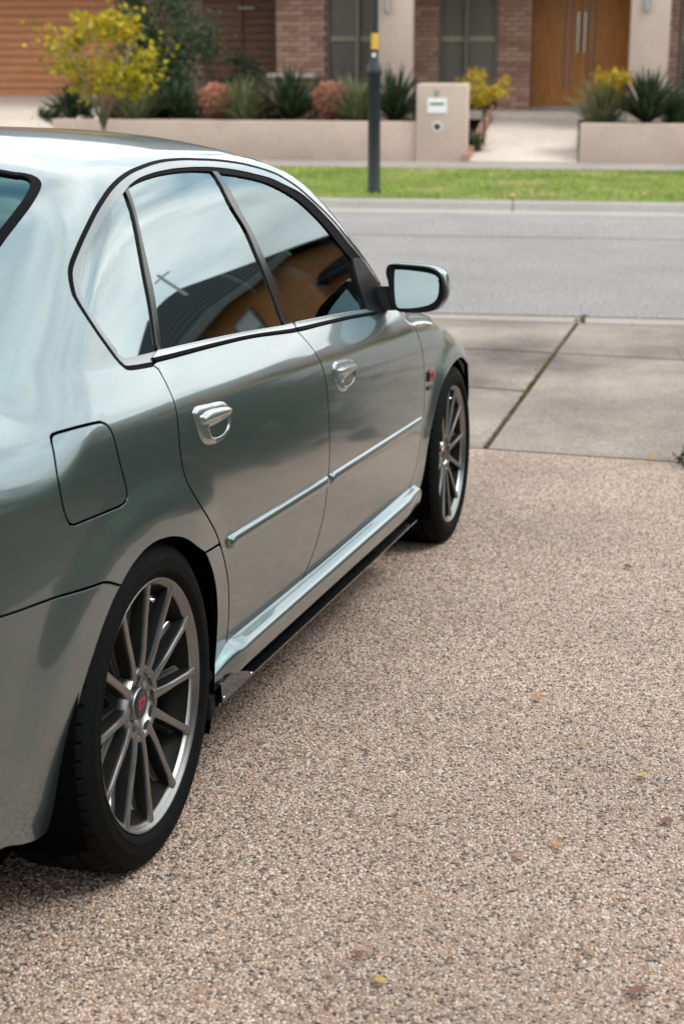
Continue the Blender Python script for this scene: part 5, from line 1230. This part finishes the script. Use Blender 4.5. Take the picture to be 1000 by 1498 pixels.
def tree(name, label, base, top, rad, nleaf, size, mat, bark, forks=6, r0=.05, fork_at=.35, group=None, clumps=26, spread=.22, cat='tree'):
    t = empty(name, None, base); base = Vector(base); top = Vector(top)-base; mb = MB()
    f0 = Vector((top.x*.3, top.y*.3, top.z*fork_at)); mb.tube([(0, 0, -.05), tuple(f0*.5+Vector((.02, .01, 0))), tuple(f0)], [r0*1.15, r0*.95, r0*.8], 9)
    pts = blobs(top, rad, nleaf, clumps, spread)
    for i in range(forks):
        e = top+Vector((rad[0]*math.cos(i*2.4)*.75, rad[1]*math.sin(i*2.4)*.75, rad[2]*rng.uniform(-.35, .7))); m = f0.lerp(e, .5)+Vector((rng.uniform(-.1, .1), rng.uniform(-.1, .1), .02))
        mb.tube([tuple(f0), tuple(m), tuple(e)], [r0*.55, r0*.3, r0*.08], 6)
    mb.build('trunk', bark, t, smooth=True)
    leaves('crown', pts, size, mat, t)
    return tag(t, label, cat, group)
def ball(c, r_, label):
    t = empty('topiary_ball', None, (c[0], c[1], c[2]-r_)); q = nr.normal(size=(2600, 3)); q /= np.linalg.norm(q, axis=1)[:, None]; q *= (r_*nr.uniform(.80, 1.03, 2600)*(1+.05*np.sin(7*q[:, 0]+3*q[:, 2])))[:, None]; q[:, 2] += r_
    leaves('crown', q, .045, MT['coral_leaf'], t, .1, .6)
    m = MB(); m.tube([(0, 0, -.05), (0, 0, r_)], [.03, .02], 7); m.build('trunk', MT['dark_bark'], t)
    tag(t, label, 'shrub', 'clipped coral shrubs')
def cycad(c, w, h, label, mat='dark_leaf', n=46, width=.05, group=None, name='cycad'):
    """rosette of arching, feathered fronds"""
    t = empty(name, None, c); V = []; Fc = []; n = int(n*1.5)
    for i in range(n):
        a = i*2.39996+rng.uniform(-.2, .2); u = (i+.5)/n; el = R(84-54*u+rng.uniform(-6, 6)); ln = rng.uniform(.85, 1.1)/math.sqrt((math.cos(el)/w)**2+(math.sin(el)/h)**2)
        p = Vector((0, 0, .02)); st = []
        for s in range(7):
            e2 = el-R(34)*(s/6)**1.6*(.3+.7*u); st.append(p.copy()); p = p+Vector((math.cos(a)*math.cos(e2), math.sin(a)*math.cos(e2), math.sin(e2)))*ln/6
        sd = Vector((-math.sin(a), math.cos(a), 0)); k = len(V)
        for s in range(7):
            q = st[s]; ww = width*.42*(1 if s < 3 else (1-((s-3)/3.2)**1.6))*(.55 if s == 0 else 1); dn = Vector((0, 0, -ww*.45))
            V.extend([tuple(q+sd*ww), tuple(q+dn), tuple(q-sd*ww)])
        for s in range(6):
            for e in (0, 1): Fc.append((k+3*s+e, k+3*s+e+1, k+3*s+e+4, k+3*s+e+3))
    mk('fronds', V, Fc, MT[mat], t, smooth=False); m = MB(); m.lathe([(.07, -.1), (.09, 0), (.06, .10), (.001, .13)], 12); m.build('stem', MT['dark_bark'], t)
    return tag(t, label, 'plant', group)
def tuftplant(c, w, h, label, mat='olive_leaf', n=260, bw=.016, group=None):
    t = empty('strappy_plant', None, c); V = []; Fc = []
    for i in range(n):
        a = rng.random()*6.283; r0 = rng.random()*w*.22; el = R(88-rng.random()**1.3*58); ln = h*rng.uniform(.6, 1.1); p = Vector((math.cos(a)*r0, math.sin(a)*r0, -.02)); sd = Vector((-math.sin(a), math.cos(a), 0))*bw; st = []
        for s in range(5):
            e2 = el-R(50)*(s/4)**2; st.append(p.copy()); p = p+Vector((math.cos(a)*math.cos(e2), math.sin(a)*math.cos(e2), math.sin(e2)))*ln/4
        k = len(V)
        for s, q in enumerate(st): ww = sd*(1-.8*(s/4)**2); V.extend([tuple(q-ww), tuple(q+ww)])
        Fc.extend([(k+2*s, k+2*s+1, k+2*s+3, k+2*s+2) for s in range(4)])
    mk('blades', V, Fc, MT[mat], t, smooth=True)
    return tag(t, label, 'plant', group)
BZ = WTOP-.06
def plants():
    # street tree before the wall
    b = W(152, 190, 20.6); top = W(148, 82, 20.6)
    tree('street_tree', 'young yellow leaved tree on the verge before the garden wall', (b.x, 20.6, .12), tuple(top), (.80, .72, .62), 1750, .11, MT['yellow_leaf'], MT['bark'], 8, .045, .42, clumps=30, spread=.20)
    b = W(240, 170, 25.4); top = W(243, 45, 25.4)
    tree('evergreen_tree', 'tall soft green tree behind the yellow tree', (b.x, 25.4, BZ), (top.x, 25.4, top.z), (.80, .8, 1.50), 9500, .085, MT['green_leaf'], MT['dark_bark'], 10, .06, .2, clumps=70, spread=.20)
    b = W(345, 150, 26.6); tree('evergreen_tree', 'small dark shrub before the timber gate', (b.x, 26.6, BZ), (b.x, 26.6, W(345, 120, 26.6).z), (.42, .4, .48), 1600, .07, MT['dark_leaf'], MT['dark_bark'], 5, .03, .2, cat='shrub')
    Y = WALLY+.62
    P = lambda px, py=150, y=Y: W(px, py, y)
    for px, py, r_, y, lb in ((165, 148, .21, Y+.2, 'small coral clipped shrub behind the yellow tree trunk'), (316.5, 147.5, .262, Y, 'round coral clipped shrub before the dark timber gate'), (484.5, 147, .285, Y, 'largest coral clipped shrub, just beside the lamp post')):
        c = P(px, py, y); ball((c.x, y, c.z), r_, lb)
    for px, wpx, hpx, lb, nn in ((104, 56, 42, 'dark spiky plant at the end of the garden wall', 40), (262, 64, 48, 'dark spiky plant beside the evergreen tree', 40), (424, 92, 62, 'broad dark cycad between two coral shrubs', 56), (577, 76, 62, 'upright olive cycad between lamp post and letterbox', 50)):
        c = P(px, 170); k = Y/F_PX; cycad((c.x, Y, BZ), wpx*k*.95, hpx*k*1.30, lb, 'dark_leaf', nn, .075)
    for px, wpx, hpx, lb in ((203, 50, 44, 'grey green grassy clump under the evergreen tree'), (360, 46, 40, 'pale grassy clump right of the middle coral shrub'), (522, 40, 42, 'green grassy clump behind the lamp post')):
        c = P(px, 170); k = Y/F_PX; tuftplant((c.x, Y-.1, BZ), wpx*k*1.5, hpx*k*1.7, lb)
    for i, px in enumerate((90, 135, 188, 228, 290, 342, 388, 452, 508, 548, 598)):
        y = Y+.35+.12*(i % 3); c = P(px, 168, y); tree('bed_shrub', 'low dark filler shrub in the long bed, %s from the garage end' % 'first second third fourth fifth sixth seventh eighth ninth tenth eleventh'.split()[i], (c.x, y, BZ-.05), (c.x, y, BZ+.12+.05*(i % 2)), (.33, .25, .17+.04*(i % 3)), 520, .07, MT['green_leaf' if i % 3 == 1 else 'dark_leaf'], MT['dark_bark'], 4, .015, .3, 'filler shrubs in the long bed', 12, .3, cat='shrub')
    # right side of the path
    yb = WALLY+.6; c = W(945, 170, yb); k = yb/F_PX
    cycad((c.x, yb, BZ), 96*k, 78*k, 'dark green cycad on the wall beyond the path', 'dark_leaf', 66, .08)
    c = W(880, 170, yb+.1); tuftplant((c.x, yb+.1, BZ), 50*k*1.5, 70*k, 'grey green clump at the corner of the wall by the path')
    c = W(992, 170, yb); tuftplant((c.x, yb+.2, BZ), 50*k*1.5, 62*k, 'green clump right of the big cycad', 'green_leaf')
    yg = WALLY+.85; c = W(893, 115, yg); tree('golden_shrub', 'golden shrub standing behind the wall right of the path', (c.x, yg, BZ), (c.x, yg, W(893, 122, yg).z), (.30, .3, .27), 900, .06, MT['gold_leaf'], MT['dark_bark'], 5, .02, .25, 'golden shrubs', 12, cat='shrub')
    yg = WALLY+1.5; c = W(708, 130, yg); tree('golden_shrub', 'golden shrub standing behind the letterbox pillar', (c.x, yg, .35), (c.x, yg, W(706, 130, yg).z), (.34, .34, .30), 1300, .06, MT['gold_leaf'], MT['dark_bark'], 6, .02, .5, 'golden shrubs', 14, cat='shrub')
    c = W(698, 175, WALLY+1.0); tuftplant((c.x-.05, WALLY+1.0, .25), .4, .34, 'low green plant at the edge of the stone path', 'green_leaf', 160)
    # out of the picture, seen as reflections in the car: garden of the next house across the street
    k = 0
    for x, y, h, w in ((6.9, 23.6, 2.0, .9), (9.3, 24.4, 1.7, 1.0), (12.4, 23.8, 1.6, 1.1), (16.0, 25, 3.4, 1.4), (20, 24, 3.0, 1.3)):
        tree('garden_tree', ('dense dark shrub in front of the orange brick house, %s from the stone path' % 'first second third fourth fifth'.split()[k]), (x, y, .1), (x, y, h*.6), (w, w, h*.42), 2600, .13, MT['dark_leaf'], MT['dark_bark'], 6, .06, .3, 'trees of the garden across the road', 30); k += 1
plants()
flat('neighbour_drive', HX0-1.5, xl0-.05, WALLY+.05, 29.0, .151, 'path', z1=zw(141, 29.0, 40)+.01)
# ------------------------------------------------------------------ lamp post
def lamp_post():
    Y = 19.08; b = W(546.5, 270, Y); x = b.x; r_ = empty('lamp_post', None, (x, Y, .112)); tag(r_, 'dark green fluted lamp post standing in the grass', 'lamp post')
    z = lambda py: zw(py, Y, 545)-.112
    m = MB(); seg = 32; prof = [(.084, -.03), (.084, .05), (.076, .07), (.074, z(112)), (.090, z(108)), (.094, z(105.5)), (.090, z(103)), (.070, z(95)), (.052, z(91)), (.050, z(88)), (.040, z(85))]
    V = []; n = len(prof)
    for k in range(seg):
        t = 2*math.pi*k/seg; f = .94 if k % 2 else 1.0
        for i, (a, h) in enumerate(prof): q = a*(f if 2 <= i <= 3 else 1); V.append((q*math.cos(t), q*math.sin(t), h))
    m.add(V, [(k*n+j, ((k+1) % seg)*n+j, ((k+1) % seg)*n+j+1, k*n+j+1) for k in range(seg) for j in range(n-1)]); m.build('base_sleeve', MT['post'], r_, angle=50)
    m = MB(); m.lathe([(.040, z(86)), (.037, 2.2), (.033, 4.3), (.05, 4.32), (.05, 4.36), (.02, 4.38)], 20); m.build('pole', MT['post'], r_, smooth=True)
    m = MB(); m.lathe([(.0412, z(72)), (.0412, z(48.5))], 20, arc=(math.pi*1.0, math.pi*2.0)); m.build('yellow_sticker', MT['sticker'], r_, smooth=True)
    m = MB(); m.lathe([(.001, 0), (.026, 0), (.026, .004)], 20); o = m.build('white_disc', MT['white'], r_); o.rotation_euler = (math.pi/2, 0, 0); o.location = (0, -.050, z(80))
    m = MB(); m.lathe([(.06, 4.38), (.14, 4.42), (.16, 4.72)], 20); m.build('lantern_glass', MT['clear_lens'], r_, smooth=True)
    m = MB(); m.lathe([(.20, 4.72), (.17, 4.78), (.05, 4.88), (.001, 4.95)], 20); m.build('lantern_cap', MT['post'], r_, smooth=True)
MT['post'] = pmat('dark_green_post', (.004, .010, .012), .42, noise=(30, .3))
MT['sticker'] = pmat('yellow_sticker', (.62, .36, .03), .5)
lamp_post()
# ------------------------------------------------------------------ neighbour across the road (mirrored in the car's windows)
MT['orange_brick'] = brick_texture('orange_brickwork', (.40, .150, .050), (.46, .185, .065), (.34, .16, .08))
def tile_mat():
    m = pmat('dark_roof_tiles', (.018, .021, .024), .85, spec=.05); N, L, b = nodes(m); tc = N['Texture Coordinate']
    w = N.new('ShaderNodeTexWave'); w.bands_direction = 'Z'; w.inputs['Scale'].default_value = 1.6; w.inputs['Distortion'].default_value = .3; L.new(tc.outputs['Object'], w.inputs['Vector'])
    cr = ramp(N, [(.0, (.010, .012, .014)), (.5, (.026, .030, .034)), (1, (.040, .045, .048))]); L.new(w.outputs['Fac'], cr.inputs['Fac']); L.new(cr.outputs[0], b.inputs['Base Color']); return m
MT['tiles'] = tile_mat()
def neighbour():
    X0, X1, Y0, Y1 = NB; h = empty('brick_villa', None, ((X0+X1)/2, Y0, 0)); tag(h, 'orange brick house with dark tiled roof, mirrored in the car windows', 'house')
    def P(mb, nm, mat, **k):
        o = mb.build(nm, mat, None, **k); o.parent = h; o.matrix_parent_inverse = h.matrix_world.inverted(); return o
    h.matrix_world = Matrix.Translation(((X0+X1)/2, Y0, 0)); EV = NBH
    m = MB(); m.box(((X0+X1)/2, (Y0+Y1)/2, EV/2), (X1-X0, Y1-Y0, EV)); P(m, 'wall', MT['orange_brick'])
    P(hip(X0, X1, Y0, Y1, EV, 1.9, e=.6), 'roof', MT['tiles'])
    m = MB(); m.bbox(((X0+X1)/2, Y0-.63, EV-.08), (X1-X0+1.3, .14, .2), .02); P(m, 'gutter', MT['gloss_black'])
    m = MB(); m.bbox((X0+3.4, Y0+1.6, EV+1.6), (.08, .08, 1.1), .01); m.bbox((X0+3.4, Y0+1.6, EV+2.0), (.7, .05, .05), .01); P(m, 'aerial', MT['lamp_body'])
    m = MB(); m.box((X0-1.75, Y0+2.6, 1.45), (3.4, 4.0, 2.9)); P(m, 'annex', MT['orange_brick']); P(hip(X0-3.5, X0+.3, Y0+.6, Y0+4.6, 2.9, .95, e=.5), 'annex_roof', MT['tiles'])
    for i, (x, z, w, hh) in enumerate(NBW):
        wn = empty('window', h); wn.matrix_parent_inverse = h.matrix_world.inverted()
        m = MB(); m.bbox((x, Y0-.02, z), (w, .08, hh), .01); o = m.build('frame', MT['gloss_black'], wn)
        for k in (-1, 1):
            m = MB(); m.box((x, Y0-.065, z+k*hh*.23), (w*.82, .02, hh*.38)); m.build('pane', MT['pale_pane'], wn)
MT['pale_pane'] = pmat('curtained_pane', (.45, .46, .45), .2)
NB = (8.7, 25.0, 28.0, 38.0); NBH = 4.12
NBW = [(10.75, 3.2, .65, .9), (12.2, 3.35, .55, .8), (16.5, 3.3, 1.1, 1.0), (21, 3.3, 1.1, 1.0)]
neighbour()
xn = xr0+6.8
flat('verge_garden', xn, 40, WALLY+.05, 27.4, .152, 'lawn', z1=.3)
# ------------------------------------------------------------------ right-hand boundary: hedge and bare bush
def boundary():
    k = 0
    for y, x, h in ((5.2, 4.6, 1.7), (3.6, 4.7, 1.9), (2.0, 4.8, 1.8), (.4, 4.9, 2.0), (-1.2, 5.0, 1.9), (-2.9, 5.1, 2.0), (-4.6, 5.2, 2.0)):
        z = drive_z(x, y)-.1; tree('hedge_shrub', 'dark hedge shrub along the near boundary, %s from the street' % 'first second third fourth fifth sixth seventh'.split()[k], (x, y, z), (x, y, z+h*.52), (.75, 1.0, h*.55), 4200, .11, MT['dark_leaf'], MT['dark_bark'], 5, .05, .2, 'hedge along the near boundary', 46, .30, cat='hedge'); k += 1
    fn = empty('boundary_fence'); tag(fn, 'dark timber fence behind the near hedge', 'fence')
    for i in range(8):
        y = 6.2-1.62*i; x = 5.75+.05*i; z = drive_z(x, y)-.15; m = MB(); m.bbox((x, y, z+1.05), (.05, 1.58, 2.1), .008); m.build('fence_panel', MT['dark_wood'], fn)
        m = MB(); m.bbox((x+.06, y+.81, z+1.05), (.10, .10, 2.2), .008); m.build('fence_post', MT['dark_wood'], fn)
    # unseen mulched bed, added to darken bumper reflections, and low shrubs at the verge
    V = []; rows = [(2.2, -7), (2.15, 0), (2.15, 3.5), (2.4, 4.0)]
    Mc = CAR
    for xc, yc in rows:
        for e in (0, 2.4): q = Mc @ Vector((xc+e, yc, .02)); V.append(tuple(q))
    o = mk('added_mulch_bed', V, [(2*i, 2*i+1, 2*i+3, 2*i+2) for i in range(len(rows)-1)], MT['soil'], smooth=False); tag(o, kind='structure')
    spots = ((1.22, 6.45, .55, .42), (1.45, 7.35, .55, .45), (1.95, 6.1, .7, .5), (2.1, 7.8, .75, .6), (2.9, 8.8, .9, .75), (3.0, 6.6, 1.0, .8), (3.9, 7.6, 1.1, .9), (4.8, 9.2, 1.2, .9))
    for i, (x, y, h, w) in enumerate(spots):
        z = cross_z(x, y)-.05 if x < 3.5 else 0.
        tree('verge_shrub', 'low dark shrub beside the crossover, %s from the bare bush' % 'nearest second third fourth fifth sixth seventh farthest'.split()[i], (x, y, z), (x, y, z+h*.5), (w, w, h*.5), 2000, .075, MT['dark_leaf'], MT['dark_bark'], 4, .03, .2, 'low shrubs beside the crossover', 26, .3, cat='shrub')
    # soil corner with a bare bush leaning into the picture
    P0 = D(1000, 672); bx, by = P0.x+.30, P0.y+.22; zg = .085
    t = empty('bare_bush', None, (bx, by, zg)); tag(t, 'bare twiggy bush leaning in over the concrete slabs', 'bush')
    m = MB()
    for i in range(11):
        a = rng.uniform(1.7, 4.6); ln = rng.uniform(.25, .6); p = Vector((rng.uniform(-.06, .1), rng.uniform(-.1, .1), 0)); pts = [tuple(p)]; d = Vector((math.cos(a)*.40, math.sin(a)*.28, .9)).normalized()
        for s in range(5):
            d = (d+Vector((rng.uniform(-.16, .10), rng.uniform(-.14, .14), rng.uniform(-.04, .08)))).normalized(); p = p+d*ln/5; pts.append(tuple(p))
            if rng.random() < .6:
                e = (d+Vector((rng.uniform(-.7, .3), rng.uniform(-.6, .6), .1))).normalized(); m.tube([tuple(p), tuple(p+e*ln*.12), tuple(p+e*ln*.22+Vector((0, 0, .02)))], [.0018, .0014, .0008], 4)
        m.tube(pts, [.005, .004, .0032, .0026, .002, .001], 5)
    m.build('twigs', MT['dark_bark'], t)
    leaves('leaves', [(nr.uniform(-.12, .25), nr.uniform(-.2, .2), nr.uniform(0, .07)) for _ in range(160)], .035, MT['dark_leaf'], t)
boundary()
def edge_plant():
    p = D(1006, 682); t = empty('edge_plant', None, tuple(p)); tag(t, 'small dark leafy plant at the slab corner by the right edge', 'plant')
    leaves('leaves', [(nr.normal(.02, .035), nr.normal(0, .05), abs(nr.normal(0, .03))) for _ in range(150)], .03, MT['dark_leaf'], t, .6)
    m = MB(); m.tube([(.02, 0, -.02), (.02, 0, .06)], [.006, .003], 6); m.build('stem', MT['dark_bark'], t)
edge_plant()
# ------------------------------------------------------------------ unseen house added behind the camera to dim the near ground
def added_rear_house():
    h = empty('added_rear_house'); tag(h, 'unseen two storey brick house added behind the camera to dim the foreground', 'house'); y = -1.7; z0 = drive_z(0, y)-.3; z1 = drive_z(0, y)+5.3; xa, xb = -17., -3.0
    m = MB(); m.box(((xa+xb)/2, y-4, (z0+z1)/2), (xb-xa, 8, z1-z0)); m.build('wall', MT['wall_brick'], h)
    m = MB(); m.box((-6.0, y, z0+1.5), (5.0, .12, 2.5)); m.build('garage_door', MT['dark_wood'], h)
    for x in (-8.5, -5): m = MB(); m.bbox((x, y, z0+4.4), (1.6, .1, 1.3), .01); m.build('window', MT['gloss_black'], h)
    hip(xa, xb, y-8, y, z1, 2.2, e=.6).build('roof', MT['roof'], h)
added_rear_house()
def added_side_house():  # unseen house added to cut skylight on near ground and bumper
    h = empty('added_side_house'); tag(h, 'unseen tall brick house added beyond the near fence to block skylight', 'house'); x0, x1, y0, y1 = 7.2, 16., -15., 2.6; z0 = .2; z1 = 6.6
    m = MB(); m.box(((x0+x1)/2, (y0+y1)/2, (z0+z1)/2), (x1-x0, y1-y0, z1-z0)); m.build('wall', MT['wall_brick'], h)
    for y in (-9, -3.5, .2): m = MB(); m.bbox((x0, y, 5.0), (.1, 1.3, 1.2), .01); m.build('window', MT['gloss_black'], h)
    hip(x0, x1, y0, y1, z1, 2.4, e=.6).build('roof', MT['roof'], h)
added_side_house()
# ------------------------------------------------------------------ fallen leaves on the driveway
MT['dry'] = [pmat('dry_leaf_%s' % n, c, .7, noise=(80, .25)) for n, c in (('tan', (.34, .185, .085)), ('brown', (.15, .075, .045)), ('gold', (.40, .27, .08)))]
def fallen():
    L = [(917, 833, 14, 1, 'small brown leaf lying alone near the concrete slabs'), (785, 1027, 15, 0, 'tan leaf lying level with the rear wheel hub, amid the pebbles'), (851, 1096, 12, 0, 'small tan leaf lying below the one level with the wheel hub'), (937, 1141, 17, 2, 'yellow leaf near the right edge of the picture'), (974, 1208, 20, 1, 'brown leaf close to the right edge, below the yellow leaf'), (812, 1243, 18, 0, 'upper tan leaf of the close pair right of centre'), (757, 1259, 15, 0, 'lower tan leaf of the close pair right of centre'), (862, 1401, 14, 0, 'small tan leaf low in the picture, above the dark brown leaf'), (930, 1459, 26, 1, 'largest dark brown leaf in the lower right corner'), (525, 1405, 18, 1, 'curled brown leaf at the lower middle'), (540, 1400, 12, 0, 'tiny tan leaf touching the curled brown leaf'), (556, 1443, 20, 2, 'golden leaf below the curled brown leaf'), (655, 1406, 12, 0, 'small tan leaf right of the curled brown leaf'), (976, 900, 10, 1, 'tiny brown leaf at the right edge below the concrete')]
    for px, py, s, mi, lb in L:
        p = D(px, py); dist = (p-Vector((0, 0, CAM_Z))).length; l = s*dist/F_PX*1.15; m = MB(); n = 7; V = []; cu = rng.uniform(.12, .3)
        for i in range(n):
            u = i/(n-1); w = .30*math.sin(math.pi*u**.8)*(1 if 0 < i < n-1 else .05)
            for v in (-1, 0, 1): V.append(((u-.5)*l, v*w*l, l*(cu*(2*u-1)**2*.5+abs(v)*w*.55)+.002))
        Fc = [(i*3+j, (i+1)*3+j, (i+1)*3+j+1, i*3+j+1) for i in range(n-1) for j in range(2)]
        o = mk('fallen_leaf', V, Fc, MT['dry'][mi]); sf = o.modifiers.new('thick', 'SOLIDIFY'); sf.thickness = .0006
        o.location = p+CN*.007; o.rotation_euler = (Vector((0, 0, 1)).rotation_difference(CN).to_matrix() @ Matrix.Rotation(rng.uniform(0, 6.28), 3, 'Z')).to_euler()
        tag(o, lb, 'leaf', 'fallen leaves on the driveway')
    # two on the verge, one on the slab
    for px, py, z, s, lb in ((750, 286, .13, .16, 'pinkish dry leaf lying in the grass strip'), (941, 284, .13, .10, 'small dry leaf in the grass near the right edge'), (953, 671, .10, .035, 'dry leaf on the joint beside the bare bush')):
        p = G(px, py, z+.02); m = MB(); m.add([(0, -.5*s, 0), (.3*s, 0, .12*s), (0, .5*s, .02), (-.3*s, 0, .10*s)], [(0, 1, 2, 3)]); o = m.build('fallen_leaf', MT['dry'][0]); o.location = p; tag(o, lb, 'leaf', 'fallen leaves off the driveway')
fallen()
